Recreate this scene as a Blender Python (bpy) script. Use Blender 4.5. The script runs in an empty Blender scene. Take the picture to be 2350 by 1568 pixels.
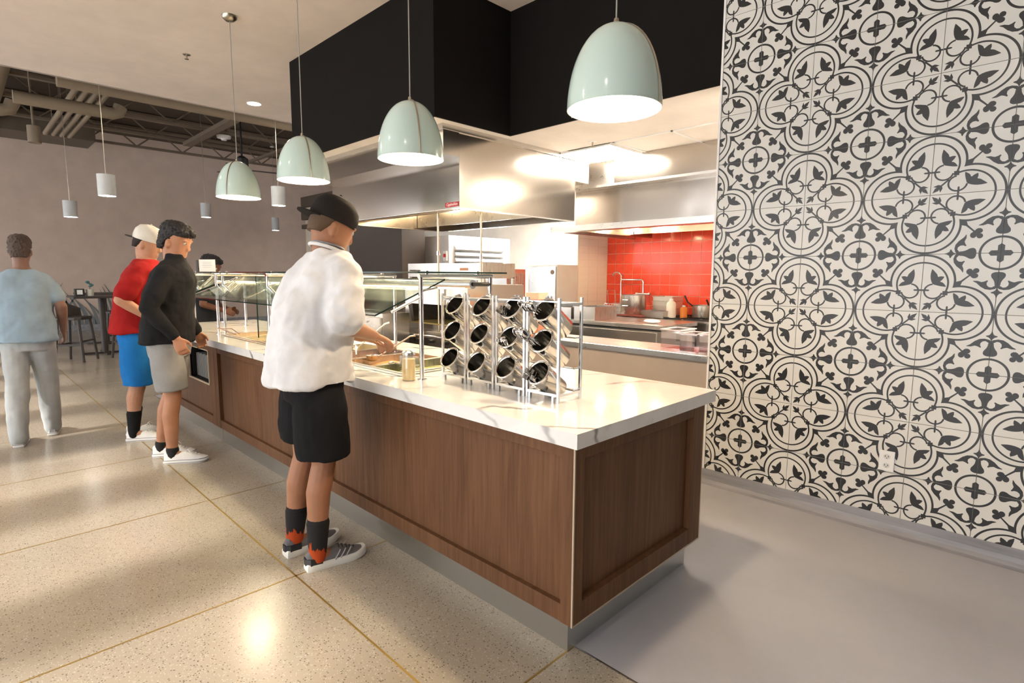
import bpy, bmesh, math, random
from mathutils import Vector, Matrix, geometry, noise
R = math.radians
random.seed(7)
scene = bpy.context.scene
COL = scene.collection

# ------------------------------------------------------------------ camera
cam_d = bpy.data.cameras.new('camera'); cam = bpy.data.objects.new('camera', cam_d); COL.objects.link(cam)
cam_d.sensor_fit = 'HORIZONTAL'; cam_d.sensor_width = 36.0; cam_d.lens = 36.0*1267.8/2350.0
cam_d.clip_start = 0.05; cam_d.clip_end = 200
def cam_matrix(loc, yaw, pitch, roll):
    f = Vector((math.sin(yaw)*math.cos(pitch), math.cos(yaw)*math.cos(pitch), math.sin(pitch)))
    r = Vector((math.cos(yaw), -math.sin(yaw), 0)); u = r.cross(f)
    r2 = r*math.cos(roll)+u*math.sin(roll); u2 = -r*math.sin(roll)+u*math.cos(roll)
    m = Matrix((r2, u2, -f)).transposed().to_4x4(); m.translation = loc
    return m
cam.matrix_world = cam_matrix(Vector((1.1674, -1.515, 1.4717)), -0.7784, -0.1190, 0.0053)
scene.camera = cam

# ------------------------------------------------------------------ world, exposure
w = bpy.data.worlds.new('sky'); scene.world = w; w.use_nodes = True
bg = w.node_tree.nodes['Background']; bg.inputs[0].default_value = (0.94, 0.97, 1.0, 1); bg.inputs[1].default_value = 2.5
sun_d = bpy.data.lights.new('sun', 'SUN'); sun = bpy.data.objects.new('sun', sun_d); COL.objects.link(sun)
sun_d.energy = 2.4; sun_d.angle = R(2.5); sun_d.color = (1, .93, .84); sun.rotation_euler = (R(90-28.5), 0, 0)   # low sun through the shopfront
scene.view_settings.view_transform = 'Standard'; scene.view_settings.look = 'None'
scene.view_settings.exposure = 1.36; scene.view_settings.gamma = 1.0; scene.view_settings.use_curve_mapping = False
PENDANT_W = 215.0; TROFFER = 29.0; HOODLAMP = 75.0; CYL_W = 26.0; DOWN_W = 110.0

# ------------------------------------------------------------------ helpers
class MB:
    """collects shapes of one mesh"""
    def __init__(s): s.v = []; s.f = []; s.m = []; s.mi = 0; s.M = Matrix.Identity(4)
    def add(s, vs, fs):
        b = len(s.v); s.v += [tuple(s.M @ Vector(p)) for p in vs]
        for f in fs: s.f.append(tuple(i+b for i in f)); s.m.append(s.mi)
        return s
    def box(s, x0, x1, y0, y1, z0, z1):
        x0, x1 = sorted((x0, x1)); y0, y1 = sorted((y0, y1)); z0, z1 = sorted((z0, z1))
        return s.add([(x0,y0,z0),(x1,y0,z0),(x1,y1,z0),(x0,y1,z0),(x0,y0,z1),(x1,y0,z1),(x1,y1,z1),(x0,y1,z1)],
                     [(0,3,2,1),(4,5,6,7),(0,1,5,4),(1,2,6,5),(2,3,7,6),(3,0,4,7)])
    def cbox(s, c, d): return s.box(c[0]-d[0]/2, c[0]+d[0]/2, c[1]-d[1]/2, c[1]+d[1]/2, c[2]-d[2]/2, c[2]+d[2]/2)
    def loft(s, rings, caps=True, closed=False):
        n = len(rings[0]); vs = [p for r in rings for p in r]; fs = []
        K = len(rings)
        for k in range(K if closed else K-1):
            a = k*n; b = ((k+1) % K)*n
            for i in range(n): j = (i+1) % n; fs.append((a+i, a+j, b+j, b+i))
        if caps and not closed:
            fs.append(tuple(range(n-1, -1, -1))); fs.append(tuple((K-1)*n+i for i in range(n)))
        return s.add(vs, fs)
    def ring(s, c, u, v, n=16): return [tuple(Vector(c)+Vector(u)*math.cos(2*math.pi*i/n)+Vector(v)*math.sin(2*math.pi*i/n)) for i in range(n)]
    def tube(s, pts, r, n=10, caps=True):
        pts = [Vector(p) for p in pts]; rs = r if isinstance(r, (list, tuple)) else [r]*len(pts)
        rings = []; ref = None
        for i, p in enumerate(pts):
            d = (pts[min(i+1, len(pts)-1)]-pts[max(i-1, 0)]).normalized()
            if ref is None: ref = Vector((0,0,1)) if abs(d.z) < .9 else Vector((1,0,0))
            u = (ref - d*ref.dot(d))
            u = u.normalized() if u.length > 1e-6 else d.orthogonal().normalized()
            v = d.cross(u); ref = u
            rings.append(s.ring(p, u*rs[i], v*rs[i], n))
        return s.loft(rings, caps)
    def cyl(s, c, r, h, n=20, r2=None):
        r2 = r if r2 is None else r2; c = Vector(c)
        return s.loft([s.ring(c, (r,0,0), (0,r,0), n), s.ring(c+Vector((0,0,h)), (r2,0,0), (0,r2,0), n)])
    def lathe(s, prof, n=28, c=(0,0,0), closed=False):
        c = Vector(c)
        return s.loft([s.ring(c+Vector((0,0,z)), (max(r,1e-4),0,0), (0,max(r,1e-4),0), n) for r, z in prof], not closed, closed)
    def ball(s, c, r, n=12, k=8):
        r = r if isinstance(r, (list, tuple)) else (r, r, r); c = Vector(c)
        return s.loft([s.ring(c+Vector((0,0,-math.cos(math.pi*(i+.02)/(k+.04))*r[2])), (math.sin(math.pi*(i+.02)/(k+.04))*r[0],0,0), (0,math.sin(math.pi*(i+.02)/(k+.04))*r[1],0), n) for i in range(k+1)])
    def prism(s, poly, y0, y1, axis='y'):
        """poly of (a,b) pairs extruded; axis y: (x,z), axis x: (y,z), axis z: (x,y)"""
        P = {'y': lambda a,b,t:(a,t,b), 'x': lambda a,b,t:(t,a,b), 'z': lambda a,b,t:(a,b,t)}[axis]
        n = len(poly); vs = [P(a,b,y0) for a,b in poly]+[P(a,b,y1) for a,b in poly]
        return s.add(vs, [tuple(range(n)), tuple(range(2*n-1, n-1, -1))]+[(i, i+n, (i+1) % n+n, (i+1) % n) for i in range(n)])
    def mesh(s, name, mats, smooth=False):
        me = bpy.data.meshes.new(name); me.from_pydata(s.v, [], s.f)
        for m in (mats if isinstance(mats, (list, tuple)) else [mats]): me.materials.append(m)
        for p, mi in zip(me.polygons, s.m): p.material_index = mi
        bm = bmesh.new(); bm.from_mesh(me); bmesh.ops.recalc_face_normals(bm, faces=bm.faces); bm.to_mesh(me); bm.free()
        if smooth:
            for p in me.polygons: p.use_smooth = True
            try: me.set_sharp_from_angle(angle=R(40))
            except Exception: pass
        return me
def obj(name, mb, mats, parent=None, smooth=False, loc=None, bevel=0):
    me = mb if isinstance(mb, bpy.types.Mesh) else mb.mesh(name, mats, smooth)
    o = bpy.data.objects.new(name, me); COL.objects.link(o)
    if parent: o.parent = parent
    if loc: o.location = loc
    if bevel:
        b = o.modifiers.new('bevel', 'BEVEL'); b.width = bevel; b.segments = 2; b.limit_method = 'ANGLE'; b.angle_limit = R(50)
    return o
def tag(o, label, cat, group=None):
    o['label'] = label; o['category'] = cat
    if group: o['group'] = group
    return o
def thing(name, label, cat, loc=(0,0,0), rz=0, group=None):
    o = bpy.data.objects.new(name, None); COL.objects.link(o); o.empty_display_size = .1
    o.location = loc; o.rotation_euler = (0,0,rz)
    return tag(o, label, cat, group)
def struct(name, mb, mats, parent=None, smooth=False, bevel=0):
    o = obj(name, mb, mats, parent, smooth, bevel=bevel)
    if not parent: o['kind'] = 'structure'
    return o
def copy_tree(o, parent=None):
    c = o.copy(); COL.objects.link(c); c.parent = parent
    for ch in list(o.children): copy_tree(ch, c)
    return c

# ------------------------------------------------------------------ materials
def mat(name, col, rough=.5, metal=0., spec=None, emit=None, estr=0., trans=0., ior=1.45, coat=0., alpha=1.):
    m = bpy.data.materials.new(name); m.use_nodes = True; b = m.node_tree.nodes['Principled BSDF']
    b.inputs['Base Color'].default_value = (*col, 1); b.inputs['Roughness'].default_value = rough; b.inputs['Metallic'].default_value = metal
    if spec is not None: b.inputs['Specular IOR Level'].default_value = spec
    if emit: b.inputs['Emission Color'].default_value = (*emit, 1); b.inputs['Emission Strength'].default_value = estr
    b.inputs['Transmission Weight'].default_value = trans; b.inputs['IOR'].default_value = ior
    b.inputs['Coat Weight'].default_value = coat
    if alpha < 1: b.inputs['Alpha'].default_value = alpha
    return m
def nt(m): return m.node_tree.nodes, m.node_tree.links, m.node_tree.nodes['Principled BSDF']
def coords(m, scale=(1,1,1), which='Object', rot=(0,0,0)):
    N, L, b = nt(m); tc = N.new('ShaderNodeTexCoord'); mp = N.new('ShaderNodeMapping')
    mp.inputs['Scale'].default_value = scale; mp.inputs['Rotation'].default_value = rot
    L.new(tc.outputs[which], mp.inputs[0]); return mp.outputs[0]
def ramp(m, fac, stops):
    N, L, b = nt(m); r = N.new('ShaderNodeValToRGB'); e = r.color_ramp.elements
    while len(e) < len(stops): e.new(.5)
    for el, (p, c) in zip(e, stops): el.position = p; el.color = (*c, 1)
    L.new(fac, r.inputs[0]); return r.outputs[0]
def noise_n(m, vec, scale, detail=4, rough=.55, dist=0.):
    N, L, b = nt(m); n = N.new('ShaderNodeTexNoise'); n.inputs['Scale'].default_value = scale; n.inputs['Detail'].default_value = detail
    n.inputs['Roughness'].default_value = rough; n.inputs['Distortion'].default_value = dist; L.new(vec, n.inputs['Vector']); return n.outputs[0]
def bump(m, fac, strength=.2, dist=.01):
    N, L, b = nt(m); bp = N.new('ShaderNodeBump'); bp.inputs['Strength'].default_value = strength; bp.inputs['Distance'].default_value = dist
    L.new(fac, bp.inputs['Height']); L.new(bp.outputs[0], b.inputs['Normal'])
def mix(m, fac, a, c, mode='MIX'):
    N, L, b = nt(m); x = N.new('ShaderNodeMix'); x.data_type = 'RGBA'; x.blend_type = mode
    if isinstance(fac, float): x.inputs[0].default_value = fac
    else: L.new(fac, x.inputs[0])
    for i, v in ((6, a), (7, c)):
        if isinstance(v, tuple): x.inputs[i].default_value = (*v, 1)
        else: L.new(v, x.inputs[i])
    return x.outputs[2]
def paint(name, col, rough=.6, var=.06, scale=3., bmp=.03):
    m = mat(name, col, rough); N, L, b = nt(m); v = coords(m); n = noise_n(m, v, scale, 5)
    a = tuple(c*(1-var) for c in col); z = tuple(min(1, c*(1+var)) for c in col)
    L.new(ramp(m, n, [(.3, a), (.7, z)]), b.inputs['Base Color'])
    if bmp: bump(m, noise_n(m, v, 180, 2), bmp, .002)
    return m
def steel(name, col=(.62,.60,.57), rough=.28, stretch=(2,60,2)):
    m = mat(name, col, rough, 1.0); N, L, b = nt(m); v = coords(m, stretch); n = noise_n(m, v, 4, 4)
    L.new(ramp(m, n, [(.2, (rough*.92,)*3), (.8, (rough*1.1,)*3)]), b.inputs['Roughness'])
    return m
def fabric(name, col, rough=.9, var=.12, scale=6):
    m = mat(name, col, rough, spec=.2); N, L, b = nt(m); v = coords(m); n = noise_n(m, v, scale, 5)
    L.new(ramp(m, n, [(.3, tuple(c*(1-var) for c in col)), (.7, tuple(min(1,c*(1+var)) for c in col))]), b.inputs['Base Color'])
    bump(m, n, .35, .02); return m
M = {}
M['ceiling'] = paint('ceiling_paint', (.74,.645,.575), .85)
M['kceiling'] = paint('kitchen_ceiling_paint', (.80,.74,.67), .8)
M['black'] = paint('black_wall_paint', (.0075,.0060,.0052), .8, .1); M['black'].node_tree.nodes['Principled BSDF'].inputs['Specular IOR Level'].default_value = .15
M['greige'] = paint('greige_paint', (.36,.30,.255), .75)
M['white_wall'] = paint('white_wall_paint', (.82,.79,.75), .7)
M['far_wall'] = paint('taupe_wall_paint', (.66,.53,.455), .8)
M['deck'] = paint('brown_deck_paint', (.075,.056,.04), .8)
M['pipe'] = paint('pipe_paint', (.26,.205,.145), .6)
M['trim_white'] = mat('white_trim', (.8,.79,.77), .4)
M['steel'] = steel('brushed_steel')
M['steel_v'] = steel('brushed_steel_vertical', (.62,.60,.57), .24, (50,50,2))
M['steel_h'] = steel('hood_steel', (.50,.46,.42), .18, (40,40,1.2))
M['chrome'] = mat('polished_chrome', (.75,.75,.76), .09, 1)
M['alu'] = mat('aluminium', (.72,.74,.77), .22, 1)
M['brass'] = mat('brass_strip', (.34,.22,.06), .45, .6)
M['dark'] = mat('dark_gap', (.012,.011,.010), .6)
M['black_plastic'] = mat('black_plastic', (.02,.02,.02), .4)
M['white_plastic'] = mat('white_plastic', (.78,.78,.77), .35)
# glass that lets light through
def glass_mat(name, col, tint, f0):
    m = bpy.data.materials.new(name); m.use_nodes = True; N = m.node_tree.nodes; L = m.node_tree.links; N.clear()
    o = N.new('ShaderNodeOutputMaterial'); t = N.new('ShaderNodeBsdfTransparent'); g = N.new('ShaderNodeBsdfGlossy'); x = N.new('ShaderNodeMixShader'); ge = N.new('ShaderNodeNewGeometry')
    t.inputs[0].default_value = (*tint, 1); g.inputs[0].default_value = (*col, 1); g.inputs['Roughness'].default_value = .03
    def mth(op, a, b=None):
        n = N.new('ShaderNodeMath'); n.operation = op; L.new(a, n.inputs[0]) if not isinstance(a, float) else setattr(n.inputs[0], 'default_value', a)
        if b is not None: L.new(b, n.inputs[1]) if not isinstance(b, float) else setattr(n.inputs[1], 'default_value', b)
        return n.outputs[0]
    d = N.new('ShaderNodeVectorMath'); d.operation = 'DOT_PRODUCT'; L.new(ge.outputs['Normal'], d.inputs[0]); L.new(ge.outputs['Incoming'], d.inputs[1])
    c = mth('SUBTRACT', 1.0, mth('ABSOLUTE', d.outputs['Value'])); s = mth('ADD', mth('MULTIPLY', mth('POWER', c, 5.0), 1.0-f0), f0)
    L.new(s, x.inputs[0]); L.new(t.outputs[0], x.inputs[1]); L.new(g.outputs[0], x.inputs[2]); L.new(x.outputs[0], o.inputs[0])
    return m
M['glass'] = glass_mat('sheet_glass', (.95,1,.97), (.95,.985,.965), .045)
M['glass_edge'] = mat('glass_edge_green', (.012,.03,.024), .12)
M['clear'] = glass_mat('clear_plastic', (1,1,1), (.96,.94,.95), .10)
# terrazzo
m = mat('terrazzo', (.5,.42,.32), .22, spec=.5); N, L, b = nt(m); v = coords(m, (1,1,1), 'Object')
N_g = N.new('ShaderNodeNewGeometry'); v = N_g.outputs['Position']
def vor(scale, feat='F1'):
    n = N.new('ShaderNodeTexVoronoi'); n.inputs['Scale'].default_value = scale; n.feature = feat; L.new(v, n.inputs['Vector']); return n
base = ramp(m, noise_n(m, v, 1.3, 5), [(.3, (.345,.298,.235)), (.7, (.405,.352,.28))])
v1 = vor(115); sel = ramp(m, v1.outputs['Color'], [(.0, (1,1,1)), (.30, (1,1,1)), (.31, (0,0,0))]); 
inside = ramp(m, v1.outputs['Distance'], [(.30, (1,1,1)), (.42, (0,0,0))])
chips = mix(m, 1.0, sel, inside, 'MULTIPLY')
c1 = mix(m, chips, base, (.17,.145,.115))
v2 = vor(220); sel2 = ramp(m, v2.outputs['Color'], [(.0, (1,1,1)), (.2, (1,1,1)), (.22, (0,0,0))])
c2 = mix(m, mix(m, 1.0, sel2, ramp(m, v2.outputs['Distance'], [(.35, (1,1,1)), (.5, (0,0,0))]), 'MULTIPLY'), c1, (.60,.55,.46))
L.new(c2, b.inputs['Base Color']); b.inputs['Roughness'].default_value = .2
M['terrazzo'] = m
m = mat('grey_epoxy', (.42,.40,.39), .35); N, L, b = nt(m); v = coords(m)
L.new(ramp(m, noise_n(m, v, 1.1, 6, .6), [(.3, (.365,.365,.395)), (.7, (.44,.44,.475))]), b.inputs['Base Color']); bump(m, noise_n(m, v, 25, 3), .06, .004)
M['epoxy'] = m
m = mat('grey_cove', (.26,.25,.25), .4); N, L, b = nt(m); v = coords(m, (.6, 6, 6))
L.new(ramp(m, noise_n(m, v, 3, 6), [(.3, (.20,.20,.22)), (.7, (.33,.33,.36))]), b.inputs['Base Color']); M['cove'] = m
# marble
m = mat('white_marble', (.8,.78,.75), .12, coat=.2); N, L, b = nt(m); v = coords(m, (1.0,1.6,1.6), rot=(0.2,.3,.5))
wv = N.new('ShaderNodeTexWave'); wv.inputs['Scale'].default_value = .9; wv.inputs['Distortion'].default_value = 9; wv.inputs['Detail'].default_value = 5; wv.inputs['Detail Scale'].default_value = 1.2; L.new(v, wv.inputs[0])
vein = ramp(m, wv.outputs[1], [(.0, (1,1,1)), (.030, (.25,.25,.25)), (.075, (0,0,0))])
msk = ramp(m, noise_n(m, v, 1.5, 3), [(.46, (0,0,0)), (.62, (1,1,1))])
cloud = ramp(m, noise_n(m, v, 2.5, 6, .6, .8), [(.3, (.74,.72,.70)), (.62, (.84,.83,.81))])
L.new(mix(m, mix(m, 1.0, vein, msk, 'MULTIPLY'), cloud, (.20,.19,.20)), b.inputs['Base Color']); M['marble'] = m
# walnut
def wood(name, a, c, d):
    m = mat(name, c, .5, spec=.25); N, L, b = nt(m); v = coords(m, (22, 22, 1.1)); n = noise_n(m, v, 2.2, 8, .62, .6)
    v2 = coords(m, (2.2, 2.2, .5)); n2 = noise_n(m, v2, 2, 3)
    c0 = ramp(m, n, [(.28, a), (.5, c), (.74, d)])
    L.new(mix(m, .35, c0, ramp(m, n2, [(.3, a), (.7, d)])), b.inputs['Base Color']); bump(m, n, .08, .002); return m
M['walnut'] = wood('walnut_veneer', (.070,.030,.013), (.135,.062,.028), (.20,.098,.048))
M['walnut_h'] = M['walnut']
M['edge_band'] = mat('pale_edge_band', (.52,.42,.30), .5)
M['kick'] = steel('brushed_kick_plate', (.55,.55,.53), .3, (3,3,50))
# patterned tile
M['tile_w'] = paint('tile_cream', (.66,.65,.615), .28, .05, 2., 0)
M['tile_k'] = mat('tile_charcoal', (.022,.022,.023), .3)
M['grout'] = mat('grey_grout', (.28,.27,.25), .9)
M['red_tile'] = paint('red_tile_glaze', (.86,.085,.040), .15, .10, 9., 0)
M['pale_grout'] = mat('pale_grout', (.85,.60,.46), .9)
M['white_tile'] = paint('white_tile_glaze', (.80,.74,.66), .15, .03, 3, 0)
# lamps
M['mint'] = mat('mint_enamel', (.53,.67,.62), .16, coat=.5)
M['shade_in'] = mat('white_enamel_inside', (.85,.82,.76), .5)
M['seam'] = mat('nickel_seam', (.45,.41,.33), .3, 1)
M['bulb'] = mat('warm_diffuser', (1,.95,.85), .5, emit=(1,.77,.52), estr=PENDANT_W)
M['troffer'] = mat('troffer_diffuser', (1,1,1), .5, emit=(1,.90,.76), estr=TROFFER)
M['hoodlamp'] = mat('hood_lamp_glass', (1,1,1), .5, emit=(1,.74,.42), estr=HOODLAMP)
M['cyl_emit'] = mat('cylinder_lamp_face', (1,1,1), .5, emit=(1,.95,.86), estr=CYL_W)
M['down'] = mat('downlight_face', (1,1,1), .5, emit=(1,.90,.74), estr=DOWN_W)
# ------------------------------------------------------------------ the room
JX = [-0.091+1.29*k for k in range(3, -14, -1)]            # brass joints across
JY = [-0.435+1.29*k for k in range(-5, 7)]
floor = struct('floor', MB().box(-16.7, 4.0, -7.2, 8.7, -.06, -.02), M['dark'])
pan_cache = {}
def panel(x0, x1, y0, y1):
    k = (round(x1-x0, 3), round(y1-y0, 3))
    if k not in pan_cache: pan_cache[k] = MB().box(.0045, k[0]-.0045, .0045, k[1]-.0045, -.02, 0).mesh('terrazzo_panel', M['terrazzo'])
    obj('terrazzo_panel', pan_cache[k], None, floor, loc=(x0, y0, 0))
for i in range(len(JX)-1):
    x1, x0 = JX[i], JX[i+1]
    for j in range(len(JY)-1):
        y0, y1 = JY[j], JY[j+1]
        if x1 > -6.6 and x0 > -6.6:
            if y0 > .1: continue
            y1 = min(y1, .125)
        panel(x0, x1, y0, y1)
for x in JX: obj('brass_divider', MB().box(x-.0045, x+.0045, JY[0], .125 if x > -6.6 else JY[-1], -.02, .0004), M['brass'], floor)
for y in JY:
    if y < .1: obj('brass_divider', MB().box(JX[-1], JX[0], y-.0045, y+.0045, -.02, .0004), M['brass'], floor)
    else: obj('brass_divider', MB().box(JX[-1], -6.6, y-.0045, y+.0045, -.02, .0004), M['brass'], floor)
struct('floor_kitchen', MB().box(-6.541, 4.0, .128, 8.7, -.02, .001), M['epoxy'])
struct('trim_1', MB().box(-6.541, 4.0, .122, .128, -.02, .002), M['alu'])

struct('ceiling', MB().box(-7.62, 4, -7.2, 1.341, 3.815, 4.0).box(-7.62, -5.15, 1.341, 8.7, 3.815, 4.0).box(-2.54, 4, 1.341, 2.209, 3.815, 4.0), M['ceiling'])
struct('ceiling_edge', MB().box(-7.64, -7.6, -7.2, 8.7, 3.815, 5.05), M['ceiling'])
struct('ceiling_deck', MB().box(-16.7, -7.6, -7.2, 8.7, 5.05, 5.2), M['deck'])
kc = struct('ceiling_kitchen', MB().box(-5.13, -2.56, 1.36, 8.7, 2.745, 2.85).box(-2.56, 4, 2.23, 8.7, 2.745, 2.85), M['kceiling'])
for k in range(4): obj('ceiling_grid_bar', MB().box(-2.54, -.4, 3.05+.61*k, 3.072+.61*k, 2.737, 2.747), M['trim_white'], kc)
for k in range(4): obj('ceiling_grid_bar', MB().box(-2.0+.61*k, -1.98+.61*k, 3.05, 5.0, 2.737, 2.747), M['trim_white'], kc)
struct('wall_bulkhead', MB().box(-5.15, -2.54, 1.34, 1.36, 2.745, 3.815).box(-2.56, -2.54, 1.36, 2.228, 2.745, 3.815)
       .box(-2.56, -.55, 2.208, 2.228, 2.745, 3.815).box(-5.15, -5.13, 1.36, 8.7, 2.745, 3.815), M['black'])
struct('wall_far', MB().box(-16.75, -16.6, -7.2, 8.7, 0, 5.05), M['far_wall'])
struct('baseboard_far', MB().box(-16.6, -16.57, -7.2, 8.7, 0, .16), M['cove'])
struct('wall_back', MB().box(-16.6, -6.9, 8.6, 8.7, 0, 5.05), M['far_wall'])
struct('wall_near_right', MB().box(3.9, 4.0, -7.2, 8.7, 0, 3.9), paint('umber_wall_paint', (.05,.04,.035), .7))
for k in range(14):                                          # shopfront behind the viewer: openings between wide piers
    x = -16.865+1.51*k
    struct('trim_%d' % (k+3), MB().box(x-.30, x+.30, -7.3, -7.15, 0, 3.72), M['greige'])
struct('wall_front', MB().box(-16.7, 4, -7.3, -7.15, 3.72, 5.05), M['greige'])
# kitchen walls
struct('wall_column', MB().box(-6.93, -5.47, 3.0, 3.4, 0, 3.9), paint('umber_column_paint', (.030,.019,.014), .5, .1))
struct('wall_kitchen_back', MB().box(-12.6, -3.75, 6.5, 6.6, 0, 2.745), M['white_wall'])
struct('wall_kitchen_stub', MB().box(-4.25, -3.755, 4.79, 6.5, 0, 2.745), M['white_wall'])
struct('wall_kitchen_right', MB().box(.25, .35, 2.36, 6.6, 0, 2.745), M['white_wall'])
wc = struct('wall_corridor', MB().box(-12.7, -9.6, 5.0, 5.1, 0, 3.4), paint('cream_corridor_paint', (.55,.48,.38), .7))
obj('dark_shelf_edge', MB().box(-12.7, -9.6, 4.93, 5.0, 1.84, 1.90), M['dark'], wc)
obj('door_panel', MB().box(-12.6, -9.6, 4.97, 5.0, 0, 1.84), paint('tan_door', (.45,.37,.29), .5), wc)
obj('ceiling_slat', MB().box(-12.7, -11.2, 4.9, 5.0, 2.62, 2.72), M['deck'], wc); obj('ceiling_slat', MB().box(-12.7, -11.2, 4.9, 5.0, 2.84, 3.02), M['deck'], wc)
obj('ceiling_slat', MB().box(-12.7, -11.0, 4.9, 5.0, 3.15, 3.4), M['deck'], wc)
obj('door_handle', MB().box(-10.65, -10.58, 4.94, 4.97, 1.42, 1.74), M['chrome'], wc)
obj('notice_panel', MB().box(-11.2, -10.9, 4.98, 5.0, 2.05, 2.3), paint('notice_brown', (.3,.17,.1), .6), wc)

# red tiled cooking wall, tiles one by one
rw = struct('wall_cooking', MB().box(-3.75, .25, 5.52, 5.6, 0, 2.745), M['pale_grout'])
tl = MB().box(.0025, .1475, 0, .008, .0025, .1475).mesh('red_wall_tile', M['red_tile'])
for i in range(16):
    for j in range(8): obj('red_wall_tile', tl, None, rw, loc=(-3.75+.15*i, 5.517, .90+.15*j))
ww = struct('wall_cooking_side', MB().box(-3.755, -3.745, 4.79, 5.52, 0, 2.745), mat('cream_grout', (.72,.62,.50), .9))
tl = MB().box(0, .006, .002, .230, .002, .098).mesh('white_wall_tile', M['white_tile'])
for i in range(3):
    for j in range(13): obj('white_wall_tile', tl, None, ww, loc=(-3.745, 4.80+.232*i, .8+.1*j))

# half wall with steel ledge below the opening
struct('wall_half', MB().box(-2.62, -.56, 2.21, 2.33, 0, .872), M['greige'])
led = obj('pass_ledge', MB().box(-2.64, -.558, 2.185, 2.62, .872, .915), M['steel'], bevel=.003)
tag(led, 'long steel ledge capping the greige half wall', 'ledge')

# ------------------------------------------------------------------ patterned tile wall
U = .3111; TX0 = .0082; TZ0 = 2.5307; WX0, WX1 = -.548, 3.4; WZ0, WZ1 = .098, 3.815; WY = 2.208
def clip(poly, n, d):
    out = []
    for i in range(len(poly)):
        a, b2 = poly[i], poly[(i+1) % len(poly)]; da = a[0]*n[0]+a[1]*n[1]-d; db = b2[0]*n[0]+b2[1]*n[1]-d
        if da >= 0: out.append(a)
        if da*db < 0: t = da/(da-db); out.append((a[0]+(b2[0]-a[0])*t, a[1]+(b2[1]-a[1])*t))
    return out
def arc(c, r, a0, a1, wd, n):
    q = []
    for k in range(n):
        p, s = R(a0+(a1-a0)*k/n), R(a0+(a1-a0)*(k+1)/n); ri, ro = r-wd/2, r+wd/2
        q.append([(c[0]+ri*math.cos(p), c[1]+ri*math.sin(p)), (c[0]+ro*math.cos(p), c[1]+ro*math.sin(p)), (c[0]+ro*math.cos(s), c[1]+ro*math.sin(s)), (c[0]+ri*math.cos(s), c[1]+ri*math.sin(s))])
    return q
def fill(pts):
    t = geometry.tessellate_polygon([[Vector((a, b2, 0)) for a, b2 in pts]])
    return [[pts[i] for i in tri] for tri in t]
def disc(c, rx, ry=None, n=10): ry = ry or rx; return [[(c[0]+rx*math.cos(2*math.pi*k/n), c[1]+ry*math.sin(2*math.pi*k/n)) for k in range(n)]]
def sm(pts, k=2):
    for _ in range(k):
        o = []
        for i in range(len(pts)):
            a, b2 = pts[i], pts[(i+1) % len(pts)]
            o += [(a[0]*.75+b2[0]*.25, a[1]*.75+b2[1]*.25), (a[0]*.25+b2[0]*.75, a[1]*.25+b2[1]*.75)]
        pts = o
    return pts
def motif():
    P = []; h = []
    for c, r, wd, a1 in ((.528, .454, .032, 108), (.49, .364, .027, 122)):
        h += [clip(q, (1, -1), 0) for q in arc((c, 0), r, -10, a1, wd, 22)]
    h += arc((.166, .360), .124, 96, 350, .026, 18)
    h += fill(sm([(.155,.480),(.122,.55),(.110,.645),(.126,.742),(.134,.742),(.180,.685),(.208,.650),(.216,.606),(.255,.622),(.302,.616),(.304,.606),(.280,.560),(.246,.528),(.295,.515),(.340,.450),(.334,.442),(.265,.450),(.200,.468)], 1))
    h += fill([(-.115,.372),(-.10,.364),(.10,.364),(.118,.378),(.10,.392),(-.10,.392),(-.115,.384)])
    h += fill([(.160,.148),(.100,.164),(.034,.136),(.095,.114)])
    h += fill(sm([(1,.695),(.945,.690),(.908,.662),(.912,.610),(.945,.565),(.962,.52),(.965,.47),(1,.44)], 1)[:-1]+[(1,.44),(1,.695)])
    h += fill([(.985,.505),(.968,.468),(.93,.442),(.895,.448),(.868,.478),(.864,.515),(.880,.548),(.868,.558),(.838,.540),(.800,.528),(.745,.548),(.690,.548),(.688,.540),(.735,.512),(.790,.452),(.850,.412),(.915,.402),(.975,.418),(1,.44),(1,.505)])
    h += fill([(1,.446),(.984,.400),(.960,.378),(.926,.362),(.930,.350),(.966,.340),(.986,.312),(1,.255)])
    P += h + [[(b2, a) for a, b2 in q] for q in h]
    P += [[(.298,.298),(.370,.298),(.370,.370),(.298,.370)]]
    P += [[(.250,.232),(.232,.250),(.100,.118),(.118,.100)], [(.135,.135),(.062,.108),(.028,.028),(.108,.062)]]
    P += disc((.715,.715), .043) + disc((.700,.632), .050, .044) + disc((.632,.700), .044, .050) + disc((.664,.664), .046)
    P += [[(.640,.625),(.650,.665),(.500,.522),(.522,.500)], [(.455,.455),(.530,.470),(.548,.528),(.528,.548),(.470,.530)]]
    P += arc((1,1), .262, 170, 280, .034, 20)
    P += fill([(1,.845),(.957,.878),(.957,.957),(.878,.957),(.845,1),(1,1)])
    return [q for q in P if len(q) > 2]
MOT = motif(); tcache = {}
wr = struct('wall_right', MB().box(WX0, 3.9, WY+.008, WY+.15, 0, 3.815), M['grout'])
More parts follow.
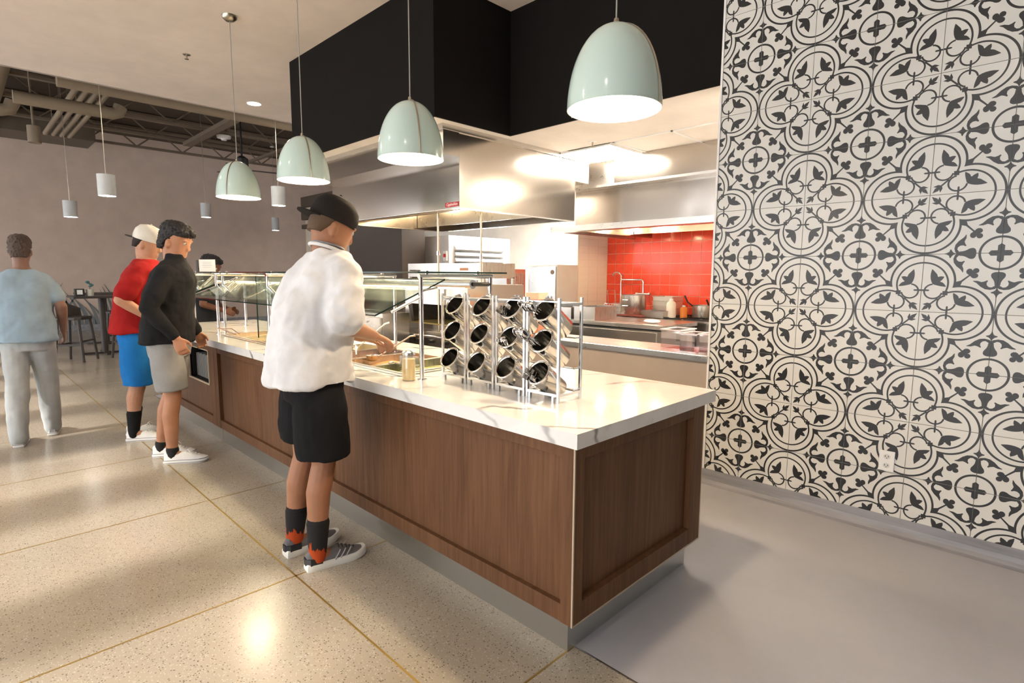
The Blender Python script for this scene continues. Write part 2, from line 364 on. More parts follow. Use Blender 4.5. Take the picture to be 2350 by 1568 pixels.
def tile_mesh(mx, my, x0, x1, y0, y1):
    k = (mx, my, round(x0,3), round(x1,3), round(y0,3), round(y1,3))
    if k in tcache: return tcache[k]
    g = .0045; ax, bx = max(x0, g), min(x1, 1-g); ay, by = max(y0, g), min(y1, 1-g)
    mb = MB(); mb.box(ax*U, bx*U, 0, .009, ay*U, by*U); mb.mi = 1
    for q in MOT:
        if mx: q = [(1-a, b2) for a, b2 in q]
        if my: q = [(a, 1-b2) for a, b2 in q]
        for n, d in (((1,0),ax), ((-1,0),-bx), ((0,1),ay), ((0,-1),-by)):
            q = clip(q, n, d)
            if len(q) < 3: break
        if len(q) < 3: continue
        ar = sum(q[i][0]*q[(i+1)%len(q)][1]-q[(i+1)%len(q)][0]*q[i][1] for i in range(len(q)))
        if abs(ar) < 1e-7: continue
        if ar < 0: q = q[::-1]
        mb.add([(a*U, -.0004, b2*U) for a, b2 in q], [tuple(range(len(q)))])
    me = bpy.data.meshes.new('patterned_tile'); me.from_pydata(mb.v, [], mb.f); me.materials.append(M['tile_w']); me.materials.append(M['tile_k'])
    for p, mi in zip(me.polygons, mb.m): p.material_index = mi
    tcache[k] = me; return me
for i in range(-2, 11):
    for j in range(-8, 5):
        x0 = max(0, (WX0-TX0)/U-i); x1 = min(1, (WX1-TX0)/U-i); y0 = max(0, (WZ0-TZ0)/U-j); y1 = min(1, (WZ1-TZ0)/U-j)
        if x1-x0 < .02 or y1-y0 < .02: continue
        obj('patterned_tile', tile_mesh(i % 2 == 1, j % 2 == 1, x0, x1, y0, y1), None, wr, loc=(TX0+i*U, WY, TZ0+j*U))
struct('trim_2', MB().box(-.560, -.546, 2.2, 2.36, .098, 3.815), M['trim_white'])
cv = [(2.215,.098),(2.203,.098),(2.203,.05),(2.197,.025),(2.18,.008),(2.15,.0012),(2.215,.0012)]
struct('baseboard_right', MB().prism(cv, -.56, 3.9, 'x'), M['cove'])
# wall outlet
t = thing('wall_outlet', 'white duplex wall outlet low on the patterned tiles', 'outlet', (.543, 2.204, .42))
pl = obj('cover_plate', MB().box(-.038, .038, -.004, .003, -.06, .06), M['white_plastic'], t, bevel=.003)
for s in (-1, 1):
    so = obj('socket', MB().prism([(.017*math.cos(R(a)), .026*s+.015*math.sin(R(a))) for a in range(0, 360, 30)], -.006, -.003), mat('socket_grey_white', (.62,.62,.60), .4), t)
    obj('slots', MB().box(-.009,-.006,-.0068,-.005,.026*s-.002,.026*s+.007).box(.006,.009,-.0068,-.005,.026*s-.002,.026*s+.007).box(-.002,.002,-.0068,-.005,.026*s-.010,.026*s-.006), M['dark'], so)

# ------------------------------------------------------------------ serving counter
T = .914; TH = .057; D = 1.11
ct = obj('countertop', MB().box(-5.9, 0, 0, .2, T-TH, T).box(-5.9, 0, .79, D, T-TH, T).box(-1.385, 0, .2, .79, T-TH, T).box(-2.985, -2.765, .2, .79, T-TH, T).box(-5.9, -4.265, .2, .79, T-TH, T), M['marble'])
tag(ct, 'long white marble countertop with grey veins on the walnut counter', 'countertop')
def cabinet(name, label, x0, x1, stiles, end=False, niche=None):
    t = thing(name, label, 'counter cabinet', (x0, 0, 0)); Wd = x1-x0; F = .037; zb, zt = .143, T-TH; zr0, zr1 = .215, .80
    obj('kick_plate', MB().box(0 if x0 > -4 else .06, Wd-.0525 if end else Wd, .0795, 1.03, 0, zb), M['kick'], t)
    bays = [(stiles[i][1], stiles[i+1][0]) for i in range(len(stiles)-1)]
    for (a, b2) in bays:
        if niche and a <= niche[0] and b2 >= niche[1]:
            n0, n1, nz0, nz1 = niche
            obj('front_panel', MB().box(a, n0, F+.026, F+.034, zr0, zr1).box(n1, b2, F+.026, F+.034, zr0, zr1).box(n0, n1, F+.026, F+.034, zr0, nz0).box(n0, n1, F+.026, F+.034, nz1, zr1), M['walnut'], t)
            obj('niche_frame', MB().box(n0-.012, n1+.012, F+.006, F+.02, nz0-.012, nz0).box(n0-.012, n1+.012, F+.006, F+.02, nz1, nz1+.012).box(n0-.012, n0, F+.006, F+.02, nz0, nz1).box(n1, n1+.012, F+.006, F+.02, nz0, nz1), M['edge_band'], t)
            obj('niche_lining', MB().box(n0, n1, .45, .46, nz0, nz1).box(n0, n1, F+.02, .45, nz0-.005, nz0).box(n0, n1, F+.02, .45, nz1, nz1+.005).box(n0-.005, n0, F+.02, .45, nz0, nz1).box(n1, n1+.005, F+.02, .45, nz0, nz1), M['dark'], t)
        else: obj('front_panel', MB().box(a-.004, b2+.004, F+.026, F+.034, zr0-.004, zr1+.004), M['walnut'], t)
    for (a, b2) in stiles: obj('stile', MB().box(a, b2, F, F+.03, zb, zt), M['walnut'], t, bevel=.0015)
    for (a, b2) in bays:
        obj('top_rail', MB().box(a, b2, F+.002, F+.03, zr1, zt), M['walnut'], t, bevel=.0015)
        obj('bottom_rail', MB().box(a, b2, F+.002, F+.03, zb, zr0), M['walnut'], t, bevel=.0015)
    hi = Wd-.055 if end else Wd
    obj('carcass', MB().box(0, hi, F+.5, D-.04, zb, .70).box(0, hi, F+.036, F+.5, zb, zb+.05).box(0, .02, F+.036, F+.5, zb+.05, .70).box(hi-.02, hi, F+.036, F+.5, zb+.05, .70).box(0, hi, D-.07, D-.04, .70, zt), M['dark'], t)
    if end:
        e0 = Wd
        obj('end_panel', MB().box(e0-.040, e0-.030, .09, .97, .22, .80), M['walnut'], t)
        obj('end_stile', MB().box(e0-.036, e0, F+.031, .098, zb, zt), M['walnut'], t, bevel=.002); obj('end_stile', MB().box(e0-.036, e0, .962, D-.037, zb, zt), M['walnut'], t, bevel=.002)
        obj('end_rail', MB().box(e0-.036, e0-.001, .098, .962, zb, .228), M['walnut'], t, bevel=.002); obj('end_rail', MB().box(e0-.036, e0-.001, .098, .962, .795, zt), M['walnut'], t, bevel=.002)
        obj('edge_band', MB().box(e0-.005, e0+.001, F-.001, F+.005, zb, zt).box(e0-.004, e0+.001, F+.005, D-.037, zb-.001, zb+.005).box(e0-.005, e0+.001, D-.042, D-.036, zb+.005, zt), M['edge_band'], t)
    return t
cabinet('counter_cabinet', 'long walnut panelled cabinet at the near end of the counter', -3.985, -.037, [(0,.085),(1.95,2.05),(3.889,3.948)], end=True)
cabinet('counter_cabinet', 'walnut cabinet with an open niche, behind the man in black', -5.86, -3.99, [(0,.08),(1.77,1.87)], niche=(1.12,1.69,.495,.79))
# trays standing in the niche
for k in range(12): tag(obj('serving_plate', MB().box(-4.70+.03*k, -4.68+.03*k, .1, .4, .502, .502+.22+.004*(k % 3)), paint('plate_grey', (.20,.20,.19), .4), bevel=.004), 'grey tray standing upright in the counter niche', 'tray', 'trays in the niche')

# hot wells set into the counter
def well(x0, x1, y0, y1, label):
    t = thing('food_well', label, 'food well', (x0, y0, T)); Wd, Dp = x1-x0, y1-y0
    obj('rim', MB().box(-.022, Wd+.022, -.022, .012, .0005, .008).box(-.022, Wd+.022, Dp-.012, Dp+.022, .0005, .008).box(-.022, .012, .012, Dp-.012, .0005, .008).box(Wd-.012, Wd+.022, .012, Dp-.012, .0005, .008), M['steel'], t, bevel=.002)
    obj('basin', MB().box(.004, Wd-.004, .004, Dp-.004, -.2, -.19).box(0, .004, 0, Dp, -.2, 0).box(Wd-.004, Wd, 0, Dp, -.2, 0).box(.004, Wd-.004, 0, .004, -.2, 0).box(.004, Wd-.004, Dp-.004, Dp, -.2, 0), M['steel'], t)
well(-2.75, -1.40, .215, .775, 'near steel food well with hot pans beside the jar')
well(-4.25, -3.0, .215, .775, 'far steel food well behind the man in white')
def food(name, a, b2, sc=30):
    m = mat(name, a, .45); N, L, b = nt(m); v = coords(m); n = noise_n(m, v, sc, 6); L.new(ramp(m, n, [(.35, a), (.65, b2)]), b.inputs['Base Color']); bump(m, n, .8, .02); return m
FD = {'curry': food('curry_sauce', (.30,.12,.02), (.42,.20,.05)), 'greens': food('green_sauce', (.10,.14,.03), (.26,.24,.08)), 'rice': food('yellow_rice', (.62,.45,.16), (.75,.62,.32), 90),
      'meat': food('brown_meat', (.14,.055,.02), (.26,.11,.045), 50), 'bread': food('toasted_bread', (.55,.30,.10), (.70,.48,.22), 40), 'sauce': food('red_sauce', (.36,.07,.02), (.5,.14,.05))}
def hotel_pan(x, y, Wd, Dp, kind, label):
    t = thing('hotel_pan', label, 'pan', (x, y, T+.0085)); 
    obj('pan_body', MB().box(-.012, Wd+.012, -.012, .006, 0, .004).box(-.012, Wd+.012, Dp-.006, Dp+.012, 0, .004).box(-.012, .006, .006, Dp-.006, 0, .004).box(Wd-.006, Wd+.012, .006, Dp-.006, 0, .004)
        .box(0, .003, 0, Dp, -.12, 0).box(Wd-.003, Wd, 0, Dp, -.12, 0).box(.003, Wd-.003, 0, .003, -.12, 0).box(.003, Wd-.003, Dp-.003, Dp, -.12, 0).box(.003, Wd-.003, .003, Dp-.003, -.12, -.117), M['steel'], t)
    n = 14; vs = []; fs = []
    for i in range(n):
        for j in range(n):
            a, b2 = i/(n-1), j/(n-1); h = -.045+.02*noise.noise(Vector((x*7+a*4, y*5+b2*4, 1)))+.02*math.sin(a*math.pi)*math.sin(b2*math.pi)
            vs.append((.004+a*(Wd-.008), .004+b2*(Dp-.008), h))
    for i in range(n-1):
        for j in range(n-1): fs.append((i*n+j, (i+1)*n+j, (i+1)*n+j+1, i*n+j+1))
    obj('food', MB().add(vs, fs), FD[kind], t, smooth=True)
    return t
ks = [('greens','green sauce pan nearest the jar in the near well'), ('curry','pan of curry second from the jar'), ('meat','pan of brown meat third from the jar'), ('rice','pan of yellow rice fourth from the jar')]
for k, (kd, lb) in enumerate(ks): hotel_pan(-1.40-.335*(k+1)+.012, .228, .305, .53, kd, 'steel '+lb)
for k, (kd, lb) in enumerate([('bread','pan of toasted bread at the far end of the far well'), ('rice','pan of rice in the middle of the far well'), ('sauce','pan of red sauce in the far well, by the man in white')]): hotel_pan(-4.24+.415*k, .228, .385, .53, kd, 'steel '+lb)
def ladle(loc, rz, tilt, label, kind='ladle', ln=.3):
    t = thing('serving_'+kind, label, kind, loc, rz)
    c, s = math.cos(tilt), math.sin(tilt)
    obj('handle', MB().tube([(0,0,.012),(0,ln*.3*c,.012+ln*.3*s),(0,ln*.9*c,.02+ln*.9*s),(0,ln*c+.01,ln*s+.012)], [.005,.0045,.005,.007], 8), M['steel'], t, True)
    if kind == 'ladle': obj('bowl', MB().lathe([(.004,-.030),(.025,-.025),(.038,-.008),(.042,.012),(.039,.012),(.034,-.006),(.022,-.021),(.004,-.026)], 18, (0,-.038,.01)), M['steel'], t, True)
    elif kind == 'scoop': obj('bowl', MB().prism([(-.10,.004),(-.09,.055),(0,.07),(0,.004)], -.045, .045, 'x').box(-.047,.047,-.10,.0,0,.004), M['alu'], t)
    else: obj('second_arm', MB().tube([(.0,ln*c,ln*s+.01),(.05,ln*.5*c,.03+ln*.5*s),(.03,0,.012)], .005, 8), M['steel'], t, True)
ladle((-1.62,.40,T+.0), R(-150), R(12), 'metal scoop lying on the near food pan beside the jar', 'scoop', .22)
ladle((-1.98,.42,T+.01), R(-60), R(30), 'ladle with raised handle in the second pan from the jar', 'ladle', .30)
ladle((-2.10,.30,T+.02), R(70), R(12), 'steel tongs lying across the meat pan', 'tongs', .27)
ladle((-2.45,.55,T+.02), R(-20), R(38), 'ladle standing at the back of the rice pan', 'ladle', .28)
ladle((-3.3,.5,T+.02), R(-40), R(30), 'ladle in the red sauce pan of the far well', 'ladle', .3)
ladle((-3.95,.22,T+.02), R(100), R(6), 'steel tongs on the front rim of the far well', 'tongs', .3)
# dressing jar
t = thing('dressing_jar', 'clear jar of pale yellow dressing with metal lid on the counter', 'jar', (-1.262, .167, T))
obj('glass_body', MB().lathe([(.001,.0),(.034,0),(.036,.006),(.036,.125),(.032,.135),(.032,.140)], 24), M['clear'], t, True)
obj('dressing', MB().lathe([(.001,.003),(.033,.003),(.034,.008),(.034,.115),(.001,.115)], 24), mat('pale_dressing', (.72,.58,.27), .3), t, True)
obj('lid', MB().lathe([(.001,.138),(.035,.138),(.035,.152),(.026,.157),(.012,.165),(.001,.165)], 24), M['alu'], t, True)
# ------------------------------------------------------------------ glass guards
def pane(name, parent, x0, x1, quad, th, mats):
    """sheet between (y,z) pairs quad[0] -> quad[1] extruded along x; edges get the edge material"""
    (ya, za), (yb, zb) = quad; d = Vector((yb-ya, zb-za)).normalized(); n = Vector((-d.y, d.x))*th
    P = [(ya,za),(yb,zb),(yb+n.x,zb+n.y),(ya+n.x,za+n.y)]
    mb = MB(); vs = [(x0,a,b2) for a,b2 in P]+[(x1,a,b2) for a,b2 in P]
    mb.add(vs, [(0,4,5,1),(3,2,6,7)]); mb.mi = 1; mb.add(vs, [(0,1,2,3),(4,7,6,5),(1,5,6,2),(0,3,7,4)])
    return obj(name, mb, mats, parent)
GM = [M['glass'], M['glass_edge']]
def guard(label, xs, group=None):
    t = thing('sneeze_guard', label, 'glass guard', (xs[0], 0, T)); ox = xs[0]
    for k, x in enumerate(xs):
        x -= ox
        for y in (.222, .72):
            obj('post', MB().cyl((x,y,.004), .0125, .547, 16), M['chrome'], t, True)
            obj('foot_flange', MB().cyl((x,y,0), .026, .005, 20), M['chrome'], t, True)
        obj('top_bar', MB().tube([(x,.2095,.551),(x,.7325,.551)], .0125, 14), M['chrome'], t, True)
        obj('pane_arm', MB().tube([(x,.222,.445),(x,.04,.372)], .008, 10).tube([(x,.222,.472),(x,.33,.49)], .007, 10), M['chrome'], t, True)
        for y in (.26, .62): obj('glass_stud', MB().cyl((x,y,.562), .011, .018, 12), M['chrome'], t, True)
    x0, x1 = xs[-1]-ox-.06, .06
    pane('glass_shelf', t, x0, x1, ((.16,.5665),(.80,.5665)), .009, GM)
    pane('slanted_pane', t, x0+.03, -.016, ((-.045,.352),(.40,.530)), .008, GM)
    obj('light_tube', MB().tube([(x0+.12,.63,.505),(-.05,.63,.505)], .027, 18), M['alu'], t, True)
    obj('light_strip', MB().box(x0+.15, -.12, .615, .645, .474, .480), mat('guard_strip_light', (1,1,1), .5, emit=(1,.72,.42), estr=14), t)
    obj('tube_plug', MB().tube([(-.05,.63,.505),(-.02,.66,.505),(0,.715,.505)], .012, 10), M['black_plastic'], t, True)
    return t
guard('near glass sneeze guard on steel posts beside the cutlery racks', [-1.22,-2.22,-3.22,-4.22])
guard('far glass sneeze guard at the left end of the counter', [-4.40,-5.1,-5.78])
sg = bpy.data.objects['sneeze_guard']; obj('side_pane', MB().box(-2.43, -2.422, .30, .70, .02, .54), M['glass'], sg); obj('side_pane_edge', MB().box(-2.43, -2.422, .292, .30, .02, .54), M['glass_edge'], sg)
# card on the far guard
t = thing('menu_card', 'small white printed card standing on the far glass guard', 'card', (-4.95, .32, T+.5757), R(28))
obj('card', MB().box(-.10, .10, -.002, .002, 0, .125), paint('white_card', (.78,.77,.75), .6), t); obj('card_stand', MB().box(-.13, -.115, -.01, .01, 0, .12).box(-.13, .10, -.01, .01, 0, .004), M['black_plastic'], t)
obj('print_lines', MB().box(-.055,.055,-.0027,-.002,.096,.099).box(-.05,.05,-.0027,-.002,.08,.083).box(-.06,.06,-.0027,-.002,.064,.067).box(-.05,.05,-.0027,-.002,.048,.051), mat('grey_print', (.4,.4,.4), .7), t)
# ------------------------------------------------------------------ cutlery racks
def rack(x0, label):
    t = thing('cutlery_rack', label, 'cutlery rack', (x0, .318, T), 0, 'cutlery racks on the counter'); Wd, Dp, Hh, q = .196, .155, .462, .006
    for x in (q, Wd-q):
        for y in (0, Dp): obj('upright', MB().box(x-q, x+q, y-q, y+q, 0, Hh), M['alu'], t, bevel=.001)
        obj('side_bar', MB().box(x-q, x+q, q, Dp-q, .028, .040), M['alu'], t); obj('side_bar', MB().box(x-q, x+q, q, Dp-q, Hh-.035, Hh-.023), M['alu'], t)
        obj('foot', MB().box(x-q+(.022 if x < .1 else -.022), x+q+(.022 if x < .1 else -.022), -.012, .0, 0, .028), M['alu'], t)
    for k in range(3): obj('cross_bar', MB().tube([(2*q,.118,.002+.139*k if k else .045),(Wd-2*q,.118,.002+.139*k if k else .045)], .0035, 6).box(2*q-.004, 2*q, .112, Dp, .0+.139*k if k else .041, .006+.139*k if k else .049).box(Wd-2*q, Wd-2*q+.004, .112, Dp, .0+.139*k if k else .041, .006+.139*k if k else .049), M['alu'], t)
    for y in (0, Dp):
        obj('cross_bar', MB().box(2*q, Wd-2*q, y-q, y+q, .028, .040), M['alu'], t)
    obj('cross_bar', MB().box(2*q, Wd-2*q, Dp-q, Dp+q, Hh-.035, Hh-.023), M['alu'], t); obj('cross_bar', MB().box(2*q, Wd-2*q, -.003, .003, Hh-.02, Hh-.014), M['alu'], t)
    for k in range(3):
        for x in (.075, .125): obj('cradle_rod', MB().tube([(x,-.01,.075+.139*k),(x,.118,.002+.139*k if k else .045)], .003, 6), M['alu'], t, True)
RX = [-1.166, -.958, -.750, -.545]
CX = [-1.068, -.860, -.652, -.447]
for k, x in enumerate(RX): rack(x, ['cutlery rack nearest the glass guard post', 'second cutlery rack from the glass guard post', 'third cutlery rack from the glass guard post', 'cutlery rack nearest the counter end'][k])
AX = R(36)
cyl_prof = [(.001,-.165),(.050,-.165),(.054,-.160),(.054,-.004),(.0575,-.003),(.0585,.001),(.0575,.004),(.054,.004),(.0505,.001),(.0505,-.156),(.001,-.158)]
cm = MB().lathe(cyl_prof, 32).mesh('cutlery_cylinder', steel('cylinder_steel', (.60,.57,.52), .16, (2,2,40)), True)
lm = MB().tube([(.0585*math.cos(R(a)), .0585*math.sin(R(a)), .001) for a in range(0, 361, 15)], .0035, 8).mesh('rim', M['chrome'], True)
ROWS = [(1.322, .325), (1.186, .308), (1.045, .288)]
rn = ['top', 'middle', 'bottom']; cn = ['rack nearest the glass guard post', 'second rack from the guard post', 'third rack from the guard post', 'rack nearest the counter end']
CM = {}
for i, x in enumerate(CX):
    for j, (z, y) in enumerate(ROWS):
        o = obj('cutlery_cylinder', cm, None, loc=(x, y, z)); o.rotation_euler = (R(90)-AX, 0, 0)
        tag(o, 'steel cutlery cylinder, %s row, %s' % (rn[j], cn[i]), 'cylinder', 'cutlery cylinders'); obj('rim', lm, None, o)
        CM[i, j] = (x, y, z)
sp = MB(); sp.tube([(0,0,0),(.0,.0,.08),(.004,0,.12)], [.004,.0028,.003], 6).ball((.008,0,.145), (.006,.016,.026), 10, 6)
fk = MB(); fk.tube([(0,0,0),(0,0,.08),(.004,0,.12)], [.004,.0028,.003], 6).box(.001,.006,-.010,.010,.118,.135)
for k in range(4): fk.box(.002,.005,-.010+.0055*k,-.0065+.0055*k,.135,.165)
sp = sp.mesh('spoon', M['chrome'], True); fk = fk.mesh('fork', M['chrome'], True)
dn = Vector((0, math.cos(AX), -math.sin(AX)))
n_item = {(2,0): (6,'fork',.05), (3,0): (9,'spoon',.10), (3,1): (10,'spoon',.12), (2,1): (4,'spoon',.03), (3,2): (7,'fork',.05)}
for (i, j), (n, kd, outw) in n_item.items():
    x, y, z = CM[i, j]; c = Vector((x, y, z)); low = Vector((0, -math.sin(AX), -math.cos(AX)))
    for k in range(n):
        o = obj(kd, sp if kd == 'spoon' else fk, None)
        off = low*.030 + Vector(((k/(n-1)-.5)*.05, 0, 0)) + Vector((0, math.sin(AX), math.cos(AX)))*(.008*(k % 3))
        d = (-dn + Vector((-.10-.25*random.random()*(outw > .08), 0, random.uniform(-.1,.05)))).normalized()
        o.location = c+off+dn*(.165-outw*random.uniform(.7,1.1)); o.rotation_mode = 'QUATERNION'; o.rotation_quaternion = Vector((0,0,1)).rotation_difference(d)
        tag(o, 'steel %s lying in the %s cylinder of the %s' % (kd, rn[j], cn[i]), kd, '%ss in the %s cylinder of the %s' % (kd, rn[j], cn[i]))
# ------------------------------------------------------------------ pendant lamps over the counter
def pendant(x, z, rz, label):
    t = thing('pendant_lamp', label, 'pendant lamp', (x, .48, z), rz, 'mint pendant lamps over the counter'); Hh = .335
    prof = []
    for k in range(15):
        s = k/14; prof.append((.195*math.cos(s*math.pi/2)**.92 if k < 14 else .012, Hh*math.sin(s*math.pi/2)))
    prof[0] = (.195, 0); inner = [(max(r-.004, .008), max(zz-.004, .0)) for r, zz in prof][::-1]
    mb = MB(); n = 40; allp = prof; mb.loft([mb.ring((0,0,zz), (r,0,0), (0,r,0), n) for r, zz in allp], False); 
    sh = obj('shade', mb, M['mint'], t, True)
    mb = MB(); mb.loft([mb.ring((0,0,zz), (r,0,0), (0,r,0), n) for r, zz in inner], False); mb.loft([mb.ring((0,0,0), (.195,0,0), (0,.195,0), n), mb.ring((0,0,.0), (.191,0,0), (0,.191,0), n)], False)
    obj('shade_lining', mb, M['shade_in'], t, True)
    for a in (0, math.pi):
        obj('seam', MB().tube([((r+.001)*math.cos(a), (r+.001)*math.sin(a), zz) for r, zz in prof[:-1]], .005, 8), M['seam'], sh, True)
    bb = obj('bulb', MB().ball((0,0,.10), .055, 20, 12), M['bulb'], t, True); obj('bulb_socket', MB().cyl((0,0,.15), .022, .12, 14), M['seam'], bb, True)
    obj('cap', MB().cyl((0,0,Hh-.005), .014, .028, 14, .009), M['seam'], t, True)
    obj('cord', MB().tube([(0,0,Hh+.02),(0,0,3.79-z)], .0035, 8), mat('grey_cord', (.35,.33,.30), .5), t, True)
    obj('ceiling_canopy', MB().lathe([(.001,3.765-z),(.035,3.768-z),(.06,3.79-z),(.065,3.815-z),(.001,3.815-z)], 24), M['seam'], t, True)
pendant(-.213, 2.155, R(190), 'mint pendant lamp nearest the patterned tile wall')
pendant(-1.655, 2.155, R(-20), 'second mint pendant lamp from the patterned tile wall')
pendant(-3.075, 2.19, R(-10), 'third mint pendant lamp from the patterned tile wall')
pendant(-4.45, 2.19, R(-50), 'mint pendant lamp hanging farthest from the patterned tile wall')
# ------------------------------------------------------------------ kitchen: exhaust hoods
def text_mesh(txt, size, m):
    cu = bpy.data.curves.new('lettering', 'FONT'); cu.body = txt; cu.size = size; cu.align_x = 'CENTER'; cu.align_y = 'CENTER'; cu.extrude = .0006; cu.shear = .15
    o = bpy.data.objects.new('lettering', cu); COL.objects.link(o); dg = bpy.context.evaluated_depsgraph_get()
    me = bpy.data.meshes.new_from_object(o.evaluated_get(dg)); bpy.data.objects.remove(o); bpy.data.curves.remove(cu)
    me.materials.clear(); me.materials.append(m); return me
HS = M['steel_h']
t = thing('exhaust_hood', 'large steel exhaust hood above the cooking island, red maker label', 'exhaust hood', (-2.65, 1.69, 2.065)); W2, D2 = 2.28, 1.62
obj('front_skirt', MB().box(-W2, -.012, 0, .012, 0, .43), HS, t); obj('side_skirt', MB().box(-.012, 0, 0, D2, 0, .62), HS, t); obj('side_skirt', MB().box(-W2, -W2+.012, .012, D2, 0, .43), HS, t)
obj('rear_skirt', MB().box(-W2+.012, -.012, D2-.012, D2, 0, .43), HS, t); obj('hood_roof', MB().box(-W2+.012, -.012, .012, D2-.012, .42, .43), M['steel'], t)
obj('bottom_lip', MB().box(-W2, 0, -.004, .05, -.006, 0).box(-W2, 0, D2-.05, D2, -.006, 0).box(-.05, .003, .05, D2-.05, -.006, 0).box(-W2, -W2+.05, .05, D2-.05, -.006, 0), M['steel'], t)
obj('closure_panel', MB().box(-W2-.05, -.0005, -.175, 0, .43, .635).box(-W2-.05, -.0005, D2, D2+.24, .42, .635).box(-W2-.05, -.012, 0, D2, .43, .635), HS, t)
obj('ceiling_trim', MB().box(-W2-.06, .006, -.185, D2+.25, .635, .680), M['steel_v'], t)
fl = M['steel']
for k in range(4):
    x = -.08-.53*(k+1)
    mb = MB(); mb.add([(x,.45,.10),(x+.5,.45,.10),(x+.5,.80,.36),(x,.80,.36),(x,.46,.07),(x+.5,.46,.07),(x+.5,.81,.33),(x,.81,.33)], [(0,1,2,3),(7,6,5,4),(0,4,5,1),(1,5,6,2),(2,6,7,3),(3,7,4,0)])
    f = obj('baffle_filter', mb, fl, t)
    for q in range(7): mb = MB(); a = x+.05+.068*q; mb.add([(a,.455,.066),(a+.03,.455,.066),(a+.03,.81,.326),(a,.81,.326)], [(0,1,2,3)]); obj('baffle_slot', mb, M['dark'], f)
obj('grease_trough', MB().box(-W2+.02, -.02, .40, .46, .05, .10), M['steel'], t)
obj('inner_baffle', MB().box(-W2+.02, -.02, 1.18, 1.2, .02, .40), M['steel'], t)
for k in range(3):
    x = -.38-.72*k; L_ = obj('hood_lamp', MB().ball((x, 1.0, .33), (.06,.06,.075), 16, 8), M['hoodlamp'], t, True); obj('lamp_base', MB().cyl((x,1.0,.39), .045, .035, 14), M['steel'], L_, True)
lb = obj('maker_label', MB().box(-.195, -.008, -.004, -.001, .012, .052), mat('label_red', (.45,.02,.03), .4), t)
o = obj('lettering', text_mesh('CaptiveAire', .036, mat('label_white', (.85,.82,.80), .5)), None, lb, loc=(-.10,-.0045,.033)); o.rotation_euler = (R(90),0,0); o.scale = (.88,1,1)
for k, (x, y, zb) in enumerate([(-3.10, 1.80, .921), (-2.80, 2.08, 1.382)]):
    r_ = obj('drop_rod', MB().tube([(x,y,zb),(x,y,2.06)], .011, 10), mat('brass_rod_%d' % k, (.62,.52,.38), .25, 1), smooth=True); obj('rod_coupling', MB().cyl((x,y,1.66 if k == 0 else 1.63), .018, .04, 12), M['chrome'], r_, True)
    tag(r_, ['thin vertical gas rod under the hood, nearer the black column', 'thin vertical gas rod under the hood, nearer the red tiles'][k], 'rod')
t = thing('exhaust_hood', 'steel exhaust hood over the red tiled cooking wall', 'exhaust hood', (-2.98, 3.75, 2.0))
obj('front_skirt', MB().box(0, 3.2, 0, .012, .055, .47), HS, t);
obj('bottom_trough', MB().box(-.30, 3.2, -.10, .06, -.01, .0).box(-.30, 3.2, -.10, -.09, 0, .055).box(-.30, 3.2, -.09, .0, .045, .055).box(-.30, -.24, .06, 1.7, -.01, .055), M['steel'], t)
obj('side_skirt', MB().box(0, .012, .012, 1.72, .0, .47), HS, t); obj('hood_roof', MB().box(.012, 3.2, .012, 1.72, .45, .47), M['steel'], t)
obj('closure_panel', MB().box(.62, 3.2, -.13, 1.7, .47, .742), HS, t); obj('closure_panel', MB().box(.05, .62, .0, 1.7, .47, .742), M['steel'], t)
obj('step_band', MB().box(0, 3.2, -.13, 0, .445, .47), M['steel'], t)
obj('rear_baffle', MB().box(.02, 3.2, 1.25, 1.27, .03, .45), M['steel'], t)
for k in range(2):
    L_ = obj('hood_lamp', MB().ball((.25+1.3*k, .9, .10+.2*k), (.05,.05,.065), 16, 8), M['hoodlamp'], t, True); obj('lamp_base', MB().cyl((.25+1.3*k,.9,.15+.2*k), .04, .05+.25*(1-k), 14), M['black_plastic'], L_, True)
# ceiling troffers
def troffer(x, y, label):
    t = thing('ceiling_light', label, 'ceiling light', (x, y, 2.745)); obj('frame', MB().box(-.31,.31,-.31,-.29,-.02,0).box(-.31,.31,.29,.31,-.02,0).box(-.31,-.29,-.29,.29,-.02,0).box(.29,.31,-.29,.29,-.02,0), M['trim_white'], t)
    obj('diffuser', MB().box(-.29,.29,-.29,.29,-.012,-.002), M['troffer'], t)
troffer(-2.33, 3.36, 'square kitchen ceiling light beside the large hood'); troffer(-4.7, 5.6, 'added unseen ceiling light near the white back wall'); troffer(-4.75, 4.2, 'added unseen ceiling light behind the large hood')  # back wall and behind-hood lights are unseen, added to brighten the white walls
troffer(-4.6, 4.9, 'added unseen ceiling light over the white wall stub'); troffer(-.4, 2.95, 'square kitchen ceiling light near the patterned tile wall')  # wall stub light is also an unseen addition for the back walls
def sprinkler(x, y, z, label, col):
    t = thing('ceiling_sprinkler', label, 'sprinkler', (x, y, z)); obj('escutcheon', MB().lathe([(.001,-.006),(.035,-.006),(.04,0),(.001,0)], 18), col, t, True); obj('sprinkler_head', MB().cyl((0,0,-.045), .008, .04, 10).cyl((0,0,-.05), .02, .005, 14), M['seam'], t, True)
sprinkler(-2.127, 2.906, 2.745, 'small sprinkler head in the kitchen ceiling by the black bulkhead', M['trim_white'])
sprinkler(-5.736, .476, 3.815, 'small sprinkler head in the beige ceiling left of the pendants', M['seam'])
